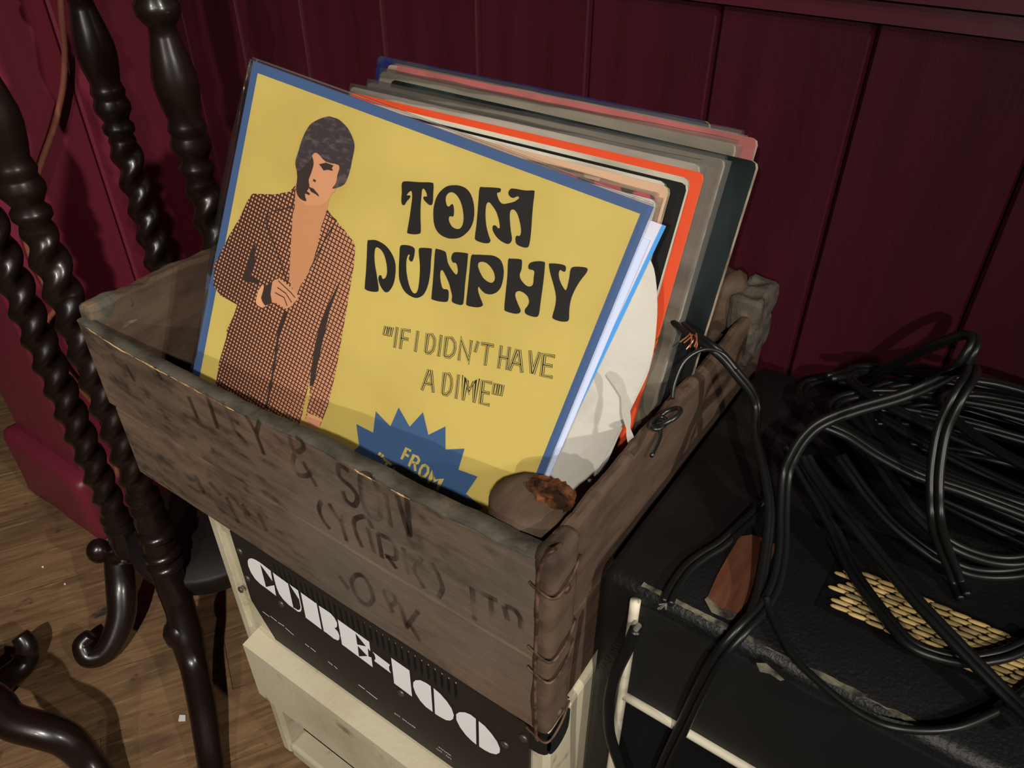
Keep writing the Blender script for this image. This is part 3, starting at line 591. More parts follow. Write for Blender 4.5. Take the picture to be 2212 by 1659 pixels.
cprint('printed_face_shadow', [c4(sc([(612,690),(618,780),(611,860),(632,908),(672,925),(664,885),(690,842),(686,800),(700,760),(716,700),(700,650),(650,650)], 3))], 6, M['shade'])
cprint('printed_hair', [c4(sc([(800,420),(740,440),(690,475),(650,550),(625,630),(607,690),(616,740),(640,735),(690,690),(712,645),(740,640),(790,690),(868,712),(858,770),(850,815),(828,848),(850,846),(900,822),(930,750),(945,680),(960,600),(950,550),(920,490),(870,440),(830,425)], 3))], 7, M['hair'])
for pg in ([(748,705),(790,695),(835,712),(825,728),(832,745),(800,738),(775,742),(762,722)], [(715,792),(730,800),(728,812),(712,806)], [(684,838),(715,850),(745,885),(748,900),(730,885),(700,868)], [(672,862),(695,880),(690,890),(668,880)]):
    cprint('printed_feature', [c4(pg)], 7, M['shade'])
cprint('printed_ear', [c4([(826,852),(850,848),(838,876),(824,868)])], 6, M['skin'])
cprint('printed_hand', [c4(sc([(440,1430),(500,1390),(560,1425),(622,1490),(600,1530),(575,1555),(545,1565),(485,1530),(440,1545),(400,1545),(395,1480)], 3))], 5, M['skin'])
cprint('printed_wrist_shadow', [c4([(420,1440),(470,1400),(458,1480),(468,1535),(425,1548),(400,1510)])], 6, M['shade'])
cprint('printed_cuff', [c4([(408,1425),(420,1435),(402,1500),(415,1542),(432,1552),(405,1560),(378,1545),(370,1525),(384,1465)])], 7, M['palecuff'])
strokes('printed_finger_line', [c4(s) for s in ([(500,1440),(550,1475),(585,1530)], [(485,1470),(540,1500),(558,1550)], [(505,1400),(580,1470),(605,1500)])], sl, .0008, .00012*7, M['shade'], sleeve, fn)
cprint('printed_arm_fold', [c5([(870,20),(820,120),(760,250),(722,400),(700,540),(690,650),(715,640),(742,500),(775,350),(810,200),(860,60)])], 4, M['shade'])
strokes('printed_jacket_opening', [c5([(550,200),(505,330),(485,480),(462,620),(430,780)])], sl, .0022, .00012*4, M['shade'], sleeve, fn)
cprint('printed_sleeve_fold', [c4([(285,1395),(318,1300),(338,1215),(368,1180),(362,1300),(330,1370),(395,1405),(380,1420)])], 4, M['shade'])
strokes('printed_lapel', [c4([(450,960),(432,1060),(505,1250),(560,1420)]), c4([(605,850),(590,960),(470,985)]), c4([(790,985),(850,1040),(770,1180),(690,1340)])], sl, .0009, .00012*5, M['shade'], sleeve, fn)
cprint('printed_hand', [c5([(680,812),(760,850),(745,905),(690,890),(655,862)])], 4, M['skin'])
cprint('printed_cuff', [c5([(682,806),(764,842),(768,862),(676,826)])], 5, M['palecuff'])
# clear plastic bag around the front sleeve: open lip bowed out on the left
bagL = [sl((548, 128)), sl((505, 275)), sl((478, 400)), sl((463, 520)), sl((452, 640)), sl((432, 740))]
mb = MB(); vs = []; N = len(bagL)
for i, p in enumerate(bagL):
    base = cTL+(cBL-cTL)*(i/(N-1))*.86; vs += [base+fn*.0018, (base+p)/2+fn*.004, p-fn*.004]
fs = [(i*3+k, i*3+k+1, (i+1)*3+k+1, (i+1)*3+k) for i in range(N-1) for k in range(2)]
obj('plastic_bag', vs, fs, M['clear'], rec, True)
lift = .0016; G = 14; vs = []; fs = []
for i in range(G+1):
    for j in range(G+1):
        u, w_ = i/G, j/G; p = (cTL*(1-u)+cTR*u)*(1-w_)+(cBL*(1-u)+cBR*u)*w_
        vs.append(p+fn*(lift+.0007*noise.noise(p*30))-(fd*.002 if j == 0 else V()))
for i in range(G):
    for j in range(G): a = i*(G+1)+j; fs.append((a, a+1, a+G+2, a+G+1))
obj('plastic_bag', vs, fs, M['clear'], rec, True)
tube('bag_edge', [cTL+fn*.001-fd*.0018, (cTL+cTR)/2+fn*.0012-fd*.0022, cTR+fn*.001-fd*.0016], .0007, M['film'], rec, 8, 6)
# --- sleeves behind the front one
GRP = 'records in the crate'
def rmat(name, col, rough=.5, **k): return mat(name, lin(*col), rough, **k)
EDGE = mat('worn_card_edge', lin(176, 160, 138), .8, spec=.2, noise_mix=(lin(104, 92, 78), 60, 5, .4, .65, U1))
def record(label, TRp, y7, lean, yaw, face, edge=None, bag=False, L=.314, th=.0035, TLp=None, topmat=None, dz=0, hs=.306):
    """standing sleeve: y7 = depth of its plane at z .70; corner pixel gives x and height on that plane"""
    ld = math.radians(lean); d = V((0, -math.sin(ld), -math.cos(ld))); w = V((math.cos(math.radians(yaw)), math.sin(math.radians(yaw)), 0))
    n = w.cross(d).normalized(); n = -n if n.y > 0 else n
    y7 += .006; TR = on_plane(TRp, n, (-.30, y7, .70)); d = n.cross(w); d = -d if d.z > 0 else d
    if abs(dz): w = (w+V((0, 0, -dz))).normalized(); w = (w-n*w.dot(n)).normalized(); d = n.cross(w); d = -d if d.z > 0 else d
    TL = TR-w*L; H = min(hs, (TR.z-(CZ0+.0115))/-d.z, (TL.z-(CZ0+.0115))/-d.z)
    BR, BL = TR+d*H, TL+d*H
    r = thing('record_sleeve', label, 'record', (BL+BR)/2, GRP)
    # rounded-corner, slightly wavy card body
    c = .004; loop = [TL+w*c, TR-w*c, TR-w*c*.3+d*c*.3, TR+d*c, BR, BL, TL+d*c, TL+w*c*.3+d*c*.3]
    k = len(loop); vs = loop+[p-n*th for p in loop]
    obj('sleeve', vs, [tuple(range(k)), tuple(reversed(range(k, 2*k)))], face, r)
    obj('card_edge', vs, [(i, (i+1) % k, k+(i+1) % k, k+i) for i in range(k)], edge or EDGE, r)
    if bag:
        mb = MB(); N = 24; rows = []
        for i in range(N+1):
            u = i/N; p = TL*(1-u)+TR*u; wv = .0016*noise.noise(V((u*9, y7*90, 0))); up = -d*(.0022+.0012*noise.noise(V((u*7, y7*60, 3))))
            rows.append([p+n*.0012+d*.10, p+n*(.0012+wv)+d*.01, p+n*(.0008+wv)+up, p-n*(th*.5)+up*1.25, p-n*(th+.0008+wv)+up, p-n*(th+.0012)+d*.01])
        vs = [q for r_ in rows for q in r_]; fs = [(i*6+j, i*6+j+1, (i+1)*6+j+1, (i+1)*6+j) for i in range(N) for j in range(5)]
        obj('plastic_bag', vs, fs, M['film'], r, True)
        e = [TR+w*.003+d*s_-n*th*.5 for s_ in (0, .05, .1, .16, .22)]
        obj('plastic_bag', [q for p in e for q in (p-w*.004+n*.003, p+w*.001+n*.0005, p+w*.001-n*.001, p-w*.004-n*.003)], [(i*4+j, i*4+j+1, (i+1)*4+j+1, (i+1)*4+j) for i in range(4) for j in range(3)], M['film'], r, True)
    r['corner'] = tuple(TR); return r, TL, TR, BR, BL, n, w, d
GREY = lambda a, s: mat('grey_sleeve_%d' % s, lin(*a), .55, spec=.4, noise_mix=(lin(a[0]*.6, a[1]*.6, a[2]*.58), 12, 5, .4, .65, (.6, 3, 3)))
R1 = record('navy blue record sleeve with dark cloudy picture, the one against the back plank', (1535, 264), .499, 19, -1.5, mat('navy_sleeve', lin(26, 34, 84), .45, coat=.2, noise_mix=(lin(56, 66, 80), 20, 4, .5, .6, U1)))
record('pale grey record sleeve in cloudy plastic just in front of the navy one', (1602, 290), .4925, 19.5, -1.2, GREY((150, 136, 124), 1), bag=True, dz=.002)
record('pinkish grey record sleeve with a frayed top between grey plastic-bagged ones', (1596, 292), .4865, 19.5, -1.0, GREY((164, 136, 122), 2))
record('dusty red record sleeve with a cream worn top corner', (1637, 300), .4815, 20, -.8, dz=.003, th=.0042, face= mat('dusty_red_sleeve', lin(176, 96, 92), .6, noise_mix=(lin(150, 84, 80), 20, 4, .4, .6, U1)))
record('grey card record sleeve with a tan strip along the top', (1590, 312), .4756, 20.2, -.8, GREY((140, 130, 112), 4), bag=True)
record('dark green record sleeve with scuffed black front, right of the orange one', (1637, 350), .4690, 20.4, -.7, dz=.010, face= mat('dark_green_sleeve', lin(34, 48, 47), .32, coat=.2, noise_mix=(lin(16, 22, 22), 7, 4, .42, .58, (2, 1, 1))), th=.005)
record('smoky grey record sleeve in a creased plastic bag beside the dark green one', (1566, 345), .4615, 20.8, -.6, GREY((116, 108, 94), 6), bag=True)
record('off-white record sleeve with a frayed edge directly behind the orange one', (1512, 356), .4555, 21, -.6, GREY((186, 178, 164), 7), bag=True)
record('bright orange-red record sleeve', (1520, 374), .450, 21.2, -.6, mat('orange_red_sleeve', lin(224, 78, 38), .5, coat=.1), mat('orange_edge', lin(232, 96, 48), .6))
record('cream record sleeve with torn top edge in front of the orange one', (1490, 386), .4445, 21.5, -.8, GREY((206, 198, 180), 8))
record('black record sleeve with a cream worn border', (1486, 398), .4395, 22, -1, mat('black_sleeve', lin(18, 18, 18), .45, coat=.1), mat('cream_card_edge', lin(206, 200, 182), .7))
record('white record sleeve with a green top line', (1440, 394), .4345, 22, -1.1, GREY((214, 206, 190), 9), mat('green_edge', lin(40, 110, 62), .6))
record('tan record sleeve with rounded corner', (1447, 404), .4292, 22.1, -1.2, mat('tan_sleeve', lin(206, 170, 138), .6))
record('record sleeve with a red and black checked edge', (1418, 424), .4238, 22.2, -1.2, mat('checked_sleeve', lin(190, 60, 74), .45, noise_mix=(lin(20, 18, 18), 60, 2, .47, .5, U1)), mat('checked_edge', lin(200, 66, 84), .45, noise_mix=(lin(20, 18, 18), 70, 2, .47, .5, U1)), bag=True)
record('white record sleeve printed with a dark flower photograph', (1420, 434), .4185, 22.3, -1.2, mat('photo_sleeve', lin(206, 200, 196), .5, noise_mix=[(lin(150, 110, 112), 34, 3, .55, .6, U1), (lin(24, 22, 22), 16, 4, .58, .62, U1)]))
# white sleeve with blue edge, directly behind the front sleeve
def px_sheet(pts, back):
    q = [on_plane(p, fn, FT-fn*back) for p in pts]; return q
q = px_sheet([(1437, 488), (1197, 992)], .009)
dq = (q[1]-q[0]).normalized(); TR = q[0]; BR = TR+dq*.268; TL = TR-fw*.31+V((0, 0, .0)); BL = BR-fw*.31
r2 = thing('record_sleeve', 'lavender white record sleeve with a bright blue edge behind the yellow one', 'record', (BL+BR)/2, GRP)
slab(MB(), TL, TR, BR, BL, fn, .002).build('sleeve', M['lavender'], r2)
obj('blue_edge', [TR+fn*.0002-fw*.002, TR+fn*.0002+fw*.0006, BR+fn*.0002+fw*.0006, BR+fn*.0002-fw*.002], [(0, 1, 2, 3)], M['skyblue'], r2)
q = px_sheet([(1404, 520), (1182, 1040)], .0055); dq = (q[1]-q[0]).normalized(); TR = q[0]; BR = TR+dq*.262; TL = TR-fw*.30; BL = BR-fw*.30
r3 = thing('record_sleeve', 'thin pale blue-white paper sleeve peeping out between yellow and lavender ones', 'record', (BL+BR)/2, GRP)
slab(MB(), TL, TR, BR, BL, fn, .0012).build('sleeve', mat('pale_blue_paper', lin(196, 208, 236), .6), r3)
# slumped white inner sleeve with rounded side and crumpled foot, torn strip hanging
pn = fn
pp = FT-fn*.0145
sheet = [(1396, 548), (1412, 580), (1419, 640), (1418, 700), (1409, 772), (1385, 830), (1358, 890), (1325, 955), (1290, 1020), (1262, 1080), (1252, 1106)]
edge_pts = smooth_curve([on_plane(p, pn, pp) for p in sheet], 3)
vs = []; fs = []; N = len(edge_pts)
for i, e in enumerate(edge_pts):
    for k in range(6):
        p = e-fw*(.035*k); vs.append(p+pn*(.0010*noise.noise(p*38) if k else 0)-pn*(.0010*math.sin(i/N*9+k)*(.5 if k < 2 else 1)))
for i in range(N-1):
    for k in range(5): a = i*6+k; fs.append((a, a+1, a+7, a+6))
ip = thing('inner_sleeve', 'crumpled white paper inner sleeve slumped behind the yellow record', 'paper sleeve', edge_pts[-1])
o = obj('paper', vs, fs, M['paper'], ip, True); sm = o.modifiers.new('s', 'SOLIDIFY'); sm.thickness = .0006
pp2 = FT-fn*.0185
sheet2 = [(1408, 775), (1396, 815), (1360, 890), (1322, 975), (1285, 1060), (1256, 1106)]
e2 = smooth_curve([on_plane(p, pn, pp2) for p in sheet2], 3); vs = []; fs = []
for i, e in enumerate(e2):
    for k in range(4): p = e-fw*(.03*k); vs.append(p+pn*.001*noise.noise(p*50))
for i in range(len(e2)-1):
    for k in range(3): a = i*4+k; fs.append((a, a+1, a+5, a+4))
o = obj('paper', vs, fs, M['paper'], ip, True); sm = o.modifiers.new('s', 'SOLIDIFY'); sm.thickness = .0006
stp = [on_plane(p, pn, pp+fn*.006) for p in [(1312, 806), (1335, 826), (1352, 862), (1360, 900), (1368, 935), (1386, 984)]]
stp = [p+fn*(.002*i) for i, p in enumerate(stp)]
mb = MB(); sp = smooth_curve(stp, 5); sweep(mb, sp, [(-.0026, -.0002), (.0026, -.0002), (.0026, .0002), (-.0026, .0002)], fn, [.5+.6*abs(math.sin(i*.35)) for i in range(len(sp))]); mb.build('torn_strip', M['paper'], ip)

# ================================================================== black cabinet on the right
KX0, KX1, KY0, KY1, KZ = -.1325, .36, .285, .556, .524
cab = thing('speaker_cabinet', 'black vinyl speaker cabinet with white piping under the heap of cables', 'speaker cabinet', ((KX0+KX1)/2, .42, 0))
v, f = rough_block((KX0, KY0, .012), (KX1, KY1, KZ), (10, 6, 8), (.0005, .0005, .0004), .008, 61)
obj('cabinet', v, f, M['tolex'], cab, True)
for x in (KX0+.04, KX1-.04):
    for y in (.32, .52): v, f = lathe_pts([(.016, 0), (.018, .004), (.018, .014)], x, y, 14); obj('foot', v, f, M['rubber'], cab, True)
MB().box((-.106, KY0-.0018, .04), (KX1-.028, KY0+.004, .417)).build('grille_cloth', M['grille_black'], cab)
MB().box((-.106, KY0-.0014, .421), (KX1-.028, KY0+.004, .512)).build('front_panel', M['rubber'], cab)
yq = KY0-.0025
for pts in ([(-.1072, yq, .516), (-.1068, yq, .42), (-.1072, yq, .25), (-.107, yq, .03)], [(-.105, yq, .419), (.02, yq, .4192), (.18, yq, .419), (KX1-.028, yq, .419)], [(KX1-.027, yq, .516), (KX1-.027, yq, .25), (KX1-.027, yq, .03)]):
    tube('piping', [V(p) for p in pts], .0033, M['piping'], cab, 6, 10, (0, 1, 0))
# ragged torn vinyl along the front top edge
mb = MB(); N = 46; vs = []
for i in range(N+1):
    x = -.107+.16*i/N; a = .004+.004*noise.noise(V((x*160, 1, 0)))+.003*noise.noise(V((x*420, 3, 0)))
    if .45 < i/N < .62 or .8 < i/N < .88: a = .0006
    vs += [(x, KY0+.004-a*.4, KZ+.0006+.0010*noise.noise(V((x*300, 0, 2)))), (x, KY0+.0045+a*.35, KZ+.0007)]
mb.add(vs, [(2*i, 2*i+2, 2*i+3, 2*i+1) for i in range(N)]); mb.build('torn_edge', M['tear'], cab)
# bare patch where the vinyl has peeled
z5 = zm(1250, 1059, 2.3)
topz = lambda p: on_z(p, KZ+.0004)
flat_print('bare_patch', [z5([(800,230),(860,222),(930,245),(985,275),(935,400),(905,460),(880,530),(845,590),(800,620),(750,605),(700,590),(640,530),(690,420),(740,330)])], topz, .0003, M['patch'], cab, (0, 0, 1))
flat_print('peeled_rim', [z5([(625,545),(640,530),(700,588),(750,603),(800,618),(845,588),(880,528),(905,470),(925,480),(905,540),(870,610),(820,650),(740,645),(660,610)])], topz, .0005, M['tear'], cab, (0, 0, 1))
flat_print('peeled_rim', [z5([(880,860),(930,862),(980,905),(1022,945),(1000,950),(950,915),(900,905)])], topz, .0005, M['tear'], cab, (0, 0, 1))
# woven golden vent set in the top
gx0, gx1, gy0, gy1 = -.014, .30, .336, .374
tray = MB().box((gx0-.004, gy0-.003, KZ-.0004), (gx1, gy1+.003, KZ+.0006)).build('woven_vent', M['void'], cab)
v, f = lathe_pts([(.2, -.5), (.75, -.42), (1, -.2), (1, .2), (.75, .42), (.2, .5)], 0, 0, 8)
sme = bpy.data.meshes.new('vent_strand'); sme.from_pydata([(q.z*.0125, q.x*.0016, q.y*.0010) for q in v], [], f); sme.materials.append(M['straw']); sme.update()
for p in sme.polygons: p.use_smooth = True
rows = 9; cnt = 0
for r_ in range(rows):
    y = gy0+.002+(gy1-gy0-.004)*r_/(rows-1); x = gx0+.004*(r_ % 3)+(.005 if r_ in (0, 8) else 0)
    while x < gx1-.01 and cnt < 290:
        o = bpy.data.objects.new('strand', sme); link(o, tray); o.location = V((x+.004, y, KZ+.0013))-ORG[tray]; o.rotation_euler = (0, .10, .22); x += .0098; cnt += 1

# ================================================================== cables
def cpt(p): # (px, py, z) or (px, py, 'y', y)
    return on_y(p[:2], p[3]) if len(p) == 4 else on_z(p[:2], p[2])
def cable(label, pts, r=.0024, flat=True, n=7, name='cable', hint=(0, 0, 1), group='black cables heaped on the cabinet', raw=False, parent=None):
    P = pts if raw else [cpt(p) for p in pts]
    C_ = smooth_curve(P, n)
    if flat:
        mb = MB()
        for sgn in (-1, 1): sweep(mb, C_, [(a+sgn*r*.93, b) for a, b in circ(r, 9)], hint)
    else: mb = sweep(MB(), C_, circ(r, 12), hint)
    o = mb.build(name, M['cable'], parent, True)
    if parent is None: tag(o, label, 'cable', group)
    return o
cable('black flat cable looping high over the heap then hanging down the cabinet front', [(1860, 835, .552), (1918, 795, .585), (2015, 747, .625), (2084, 723, .640), (2104, 733, .641), (2095, 761, .636), (2057, 805, .622), (1960, 852, .608), (1849, 885, .598), (1777, 913, .590), (1738, 946, .580), (1711, 990, .567), (1697, 1030, .556), (1692, 1100, .545), (1690, 1180, .536), (1678, 1250, .5305), (1652, 1305, .529), (1598, 1365, .5285), (1552, 1420, 'y', .277), (1511, 1494, 'y', .275), (1480, 1559, 'y', .276), (1430, 1665, 'y', .276), (1400, 1760, 'y', .277)])
c2 = thing('cable', 'black flat cable with frayed copper end crossing the crate edge onto the cabinet', 'cable', cpt((1652, 1278, .53)), 'black cables heaped on the cabinet')
cable('', [(1459, 693, .612), (1502, 726, .6145), (1540, 752, .613), (1568, 778, .606), (1593, 809, .597), (1620, 843, .586), (1634, 880, .574), (1633, 940, .564), (1650, 1013, .556), (1663, 1100, .546), (1655, 1190, .536), (1640, 1278, .5295), (1622, 1335, .5285)], parent=c2)
mb = MB(); b0 = cpt((1497, 722, .6175))
for i in range(7):
    a = b0+V((random.uniform(-.002, .002), random.uniform(-.002, .002), random.uniform(-.001, .001))); e = a+V((random.uniform(-.003, .004), random.uniform(-.012, -.004), random.uniform(-.008, .0)))
    sweep(mb, smooth_curve([a, (a+e)/2+V((.001, 0, .001)), e], 3), circ(.0005, 5))
mb.build('bare_strands', M['copper'], c2)
cable('black flat cable drooping in a tall arc from a loop against the wall', [(1790, 815, 0.5720), (1882, 800, 0.5680), (1960, 800, 0.5900), (2043, 805, 0.6080), (2085, 790, 0.6150), (2100, 792, 0.6160), (2096, 812, 0.6400), (2070, 855, 0.6380), (2037, 925, 0.6210), (2023, 996, 0.6060), (2019, 1060, 0.5930), (2022, 1120, 0.5820), (2033, 1168, 0.5610), (2054, 1221, 0.5410), (2068, 1257, 0.5295), (2082, 1290, 0.5285)])
cable('black flat cable running along the woven vent and turning back at its end', [(1700, 960, .556), (1724, 1005, .548), (1766, 1077, .540), (1807, 1155, .533), (1835, 1221, .5305), (1871, 1277, .530), (1913, 1332, .530), (1960, 1385, .530), (2015, 1412, .530), (2084, 1426, .530), (2153, 1418, .530), (2200, 1402, .530), (2260, 1370, .5305)])
cable('black flat cable crossing diagonally over the woven vent', [(1740, 985, 0.5580), (1755, 1014, 0.5550), (1794, 1069, 0.5520), (1849, 1138, 0.5490), (1904, 1207, 0.5460), (1973, 1290, 0.5440), (2043, 1365, 0.5420), (2112, 1437, 0.5390), (2190, 1515, 0.5360), (2270, 1590, 0.5360)])
cable('thin black cable curving wide in front of the woven vent', [(1655, 1290, 0.5325), (1663, 1320, 0.5300), (1706, 1407, 0.5275), (1772, 1476, 0.5270), (1859, 1542, 0.5270), (1946, 1574, 0.5295), (2054, 1574, 0.5295), (2141, 1542, 0.5295), (2185, 1515, 0.5295), (2240, 1470, 0.5295)], .0021, False)
cable('black flat cable slanting over the heap to the far right', [(1770, 915, 0.5840), (1830, 940, 0.5820), (1900, 985, 0.5780), (1990, 1030, 0.5750), (2080, 1060, 0.5720), (2160, 1090, 0.5700), (2240, 1120, 0.5680)])
cable('black flat cable along the wall above the coil', [(1930, 800, 0.5800), (2000, 798, 0.5920), (2090, 818, 0.5940), (2150, 828, 0.5920), (2230, 850, 0.5880), (2320, 880, 0.5840)])
c9 = thing('cable', 'black round cable with cut silver end hanging between amplifier and cabinet', 'cable', cpt((1346, 1659, 'y', .268)))
cable('', [(1373, 1360, 'y', .272), (1358, 1397, 'y', .270), (1330, 1457, 'y', .268), (1316, 1516, 'y', .267), (1316, 1576, 'y', .267), (1330, 1628, 'y', .268), (1352, 1680, 'y', .269), (1400, 1760, 'y', .27)], .0038, False, parent=c9)
e0 = cpt((1373, 1360, 'y', .272)); sweep(MB(), [e0, e0+V((.0012, .0012, .004))], circ(.0018, 8)).build('bare_strands', M['tin'], c9)
c10 = thing('cable', 'thin black lead with bared end lying across the worn cabinet corner', 'cable', cpt((1437, 1318, .526)))
cable('', [(1660, 1085, .533), (1610, 1130, .529), (1560, 1175, .527), (1520, 1200, .527), (1485, 1228, .527), (1455, 1270, .527), (1440, 1302, .527)], .0022, True, parent=c10)
mb = MB(); b0 = cpt((1440, 1304, .527))
for i in range(6):
    e = b0+V((random.uniform(-.004, .002), random.uniform(-.007, -.003), random.uniform(-.001, .0015))); sweep(mb, [b0, e], circ(.0004, 5))
mb.build('bare_strands', M['tin'], c10)
cable('black flat cable strand curving out of the heap, lowest towards the vent', [(1815, 985, 0.5560), (1835, 1014, 0.5530), (1877, 1072, 0.5470), (1932, 1133, 0.5420), (2001, 1188, 0.5380), (2054, 1218, 0.5360), (2112, 1238, 0.5350), (2190, 1238, 0.5350), (2260, 1220, 0.5350)])
cable('black flat cable strand curving out of the heap, just above the lowest', [(1880, 975, 0.5680), (1905, 1010, 0.5640), (1960, 1090, 0.5570), (2040, 1165, 0.5510), (2110, 1200, 0.5480), (2180, 1212, 0.5470), (2260, 1200, 0.5470)])
# the coil: one long flat cable wound in loose turns
random.seed(11); P = []; turns = 11
for i in range(turns*14):
    a = 2*math.pi*i/14; k = i/14
    rx = .135+.024*math.sin(k*2.3)+.014*math.sin(k*5.1); ry = .050+.016*math.sin(k*1.7+1)
    c = V((.090+.022*math.sin(k*1.3)+.012*math.sin(k*3.1+1), .494+.012*math.sin(k*2.1)+.006*math.sin(k*4.3), 0)); z = .5295+.0042*k+.0055*(1+math.sin(a*1.0+k*.9))*.5*min(1, k)+.004*math.sin(k*3.7)*min(1, k)*.5
    P.append(V((c.x+rx*math.cos(a+.4), min(c.y+ry*math.sin(a+.4), .566), max(z, .5285))))
cable('black flat cable wound into a loose coil on the cabinet against the wall', P, .0024, True, 5, raw=True, name='cable_coil')

# ================================================================== barley-twist stand
posts = [(-.692, .272), (-.666, .421), (-.838, .448), (-.80, .275)]
BASE = [.296, .284, .284, .196]
scx, scy = sum(p[0] for p in posts)/4, sum(p[1] for p in posts)/4
st = thing('twist_stand', 'dark wooden stand with barley-twist posts and curled feet beside the crate', 'stand', (scx, scy, 0))
def profile(tw0):
    b = tw0-.284
    pr = [(r, z+b) for r, z in [(.010, .200), (.017, .205), (.0185, .215), (.019, .235), (.0165, .246), (.0185, .252), (.0185, .258), (.015, .263), (.018, .268), (.018, .274), (.013, .279)]]
    tw1 = .606; n = 120; pr += [(.0145, tw0+(tw1-tw0)*i/n) for i in range(n+1)]
    pr += [(.0125, .611), (.0165, .616), (.0165, .622), (.0125, .627), (.0150, .632), (.0185, .638), (.0190, .644), (.0165, .650), (.0160, .653), (.0178, .657), (.0165, .662),
           (.0150, .667), (.0178, .679), (.0200, .695), (.0196, .706), (.0165, .722), (.0128, .738), (.0115, .746), (.0150, .750), (.0190, .756), (.0195, .764), (.0150, .770), (.0175, .776), (.0170, .786), (.013, .792), (.0135, .80), (.017, .84), (.017, .93), (.0135, .97), (.018, .985), (.018, 1.0)]
    def tw(a, z):
        if z < tw0-.001 or z > tw1+.001: return 1
        e = min(1, (z-tw0)/.012, (tw1-z)/.012); ph = 2*math.pi*z/.066
        return 1+e*.21*math.cos(2*(a-ph))
    return pr, tw
for i, (x, y) in enumerate(posts):
    pr, tw = profile(BASE[i]); v, f = lathe_pts(pr, 0, 0, 22, tw); ca, sa = math.cos(i*.8), math.sin(i*.8)
    obj('twist_post', [V((x+q.x*ca-q.y*sa, y+q.x*sa+q.y*ca, q.z)) for q in v], f, M['darkwood'], st, True)
v, f = lathe_pts([(.02, .098), (.060, .103), (.084, .118), (.095, .140), (.097, .152), (.094, .158), (.02, .159)], -.722, .346, 40); obj('shelf', v, f, M['shelfwood'], st, True)
MB().box((scx-.13, scy-.13, 1.0), (scx+.13, scy+.13, 1.02)).build('top_board', M['shelfwood'], st)
def curled_leg(parent, pts, rad, name='leg'):
    P = smooth_curve(pts, 6); n = len(P); k = len(rad)
    R = []
    for i in range(n):
        t = i/(n-1)*(k-1); j = min(int(t), k-2); R.append(rad[j]+(rad[j+1]-rad[j])*(t-j))
    vs = sweep(MB(), P, circ(1, 14), (0, 0, 1), R); return vs.build(name, M['darkwood'], parent, True)
# leg under the post at the wall side (foot curls up at its tip) and leg towards the amplifier
p4 = V((posts[3][0], posts[3][1], .120)); p1 = V((posts[0][0], posts[0][1], .220))
curled_leg(st, [p4, on_z((258, 1205), .098), on_z((262, 1270), .072), on_z((262, 1330), .045), on_z((242, 1388), .022), on_z((218, 1415), .0135), on_z((190, 1418), .016), on_z((178, 1392), .030), on_z((196, 1372), .038)], [.017, .018, .019, .018, .016, .014, .0135, .012, .009])
curled_leg(st, [p1, on_z((352, 1205), .185), on_z((368, 1255), .155), on_z((390, 1315), .120), on_z((404, 1375), .088), on_z((420, 1440), .06), on_z((440, 1540), .04), on_z((455, 1640), .02), on_z((470, 1720), .0135), on_z((492, 1752), .016)], [.018, .019, .018, .0175, .020, .0165, .016, .015, .014, .012])
for (x, y) in (posts[1], posts[2]):
    b = V((x, y, .205)); d = V((x-scx, y-scy, 0)).normalized()
    curled_leg(st, [b, b+d*.004-V((0, 0, .04)), b+d*.03-V((0, 0, .10)), b+d*.035-V((0, 0, .15)), b+d*.055-V((0, 0, .1875)), b+d*.08-V((0, 0, .190)), b+d*.085-V((0, 0, .172))], [.018, .019, .018, .016, .014, .013, .010])
for p, z in (((338, 1150), .232), ((350, 1192), .197), ((357, 1216), .182)):
    c = on_z(p, z); v, f = lathe_pts([(.014, -.006), (.0205, -.003), (.0205, .003), (.014, .006)], 0, 0, 18); obj('leg_collar', [c+V((q.x, q.y, q.z)) for q in v], f, M['darkwood'], st, True)
for p, z, r in (((214, 1190), .112, .0155), ((392, 1365), .092, .021)):
    c = on_z(p, z); bm = bmesh.new(); bmesh.ops.create_uvsphere(bm, u_segments=14, v_segments=10, radius=r)
    obj('scroll_knob', [c+V((q.co.x, q.co.y, q.co.z*1.15)) for q in bm.verts], [[q.index for q in f_.verts] for f_ in bm.faces], M['darkwood'], st, True); bm.free()

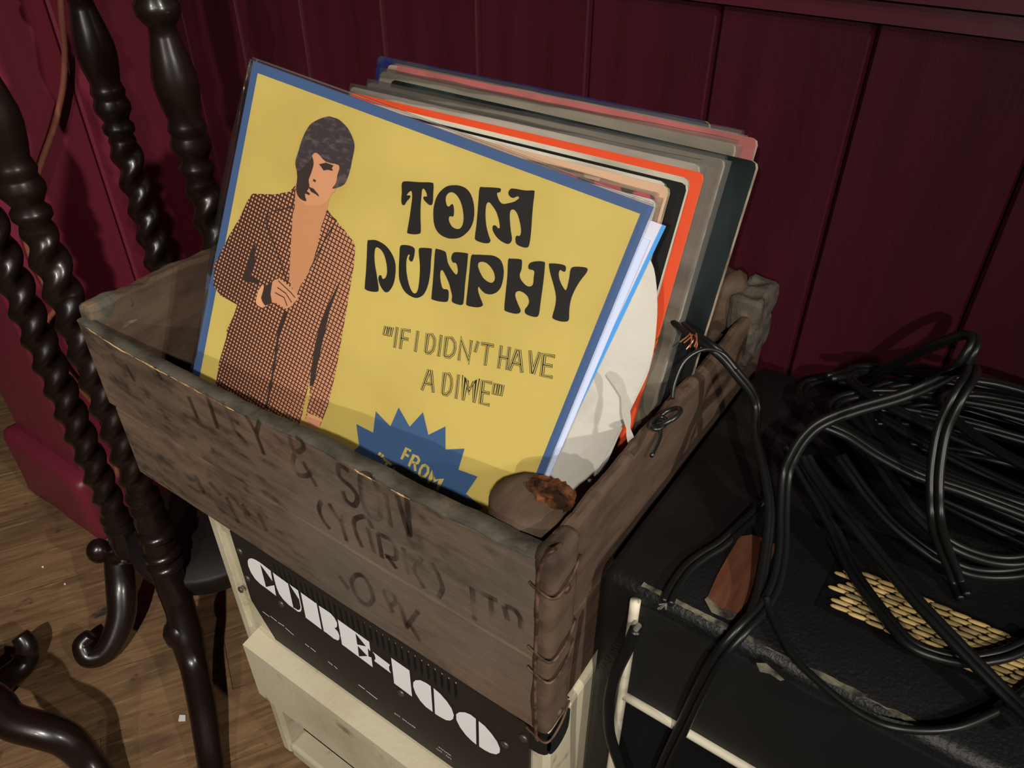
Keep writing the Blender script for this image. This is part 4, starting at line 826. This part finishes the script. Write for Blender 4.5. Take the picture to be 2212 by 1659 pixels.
# ================================================================== small pedestal with curled legs, mostly out of view
pc = V((-.905, -.035, 0))
pd = thing('pedestal_base', 'black wooden pedestal base with curled legs lying low on the floor boards', 'pedestal', pc)
v, f = lathe_pts([(.02, .10), (.03, .11), (.034, .14), (.028, .17), (.018, .20), (.020, .215), (.012, .228), (.003, .232)], pc.x, pc.y, 20); obj('hub', v, f, M['darkwood'], pd, True)
legC = [pc+V((.01, .01, .13)), pc+V((.025, .05, .085)), on_z((-40, 1500), .03), on_z((18, 1462), .0165), on_z((52, 1432), .017), on_z((58, 1395), .036), on_z((42, 1372), .050)]
curled_leg(pd, legC, [.020, .018, .016, .0155, .015, .013, .0105])
legD = [pc+V((.015, .0, .13)), on_z((-60, 1500), .118), on_z((20, 1556), .105), on_z((100, 1580), .092), on_z((150, 1602), .075), on_z((195, 1650), .045), on_z((245, 1720), .020), on_z((300, 1765), .0145), on_z((330, 1770), .022)]
curled_leg(pd, legD, [.020, .020, .019, .019, .018, .016, .015, .014, .011])
b = V((pc.x, pc.y, .13)); curled_leg(pd, [b, b+V((-.05, -.03, -.02)), b+V((-.10, -.06, -.08)), b+V((-.14, -.09, -.115)), b+V((-.17, -.11, -.112))], [.02, .019, .017, .015, .011])

# ================================================================== brown cord against the wall end
cl = lambda p, x=SX1+.012: on_x(p, x)
tag(sweep(MB(), smooth_curve([cl((128, -60)), cl((132, 20)), cl((140, 110)), cl((136, 190)), cl((118, 270)), cl((92, 345)), cl((68, 420)), cl((52, 475)), cl((62, 540)), cl((90, 600)), cl((122, 655)), cl((118, 672)), cl((100, 700)), cl((108, 745)), cl((140, 795)), cl((175, 840)), cl((210, 885)), cl((240, 950), SX1+.03), cl((255, 1030), SX1+.045)], 6), circ(.0036, 10)).build('hanging_cord', M['brown_cord'], None, True), 'brown cord hanging down the crimson wall end', 'cord')
# paint chips on the floor
for i, (p, s) in enumerate((((394, 1552), .008), ((140, 1262), .003), ((92, 1225), .003))):
    c = on_z(p, .001); vs = [c+V((math.cos(a)*s*random.uniform(.5, 1.1), math.sin(a)*s*random.uniform(.4, .9), 0)) for a in (0, 1.6, 3, 4.6)]
    vs += [q+V((0, 0, .0008)) for q in vs]
    tag(obj('paint_chip', vs, [(0, 1, 2, 3), (7, 6, 5, 4), (0, 4, 5, 1), (1, 5, 6, 2), (2, 6, 7, 3), (3, 7, 4, 0)], M['white_print']), ('white paint chip on the floor boards near the amplifier', 'tiny white paint chip on the floor boards, close to the stand knob', 'tiny white paint chip on the floor boards, close to the crimson plinth')[i], 'paint chip', 'paint chips on the floor')
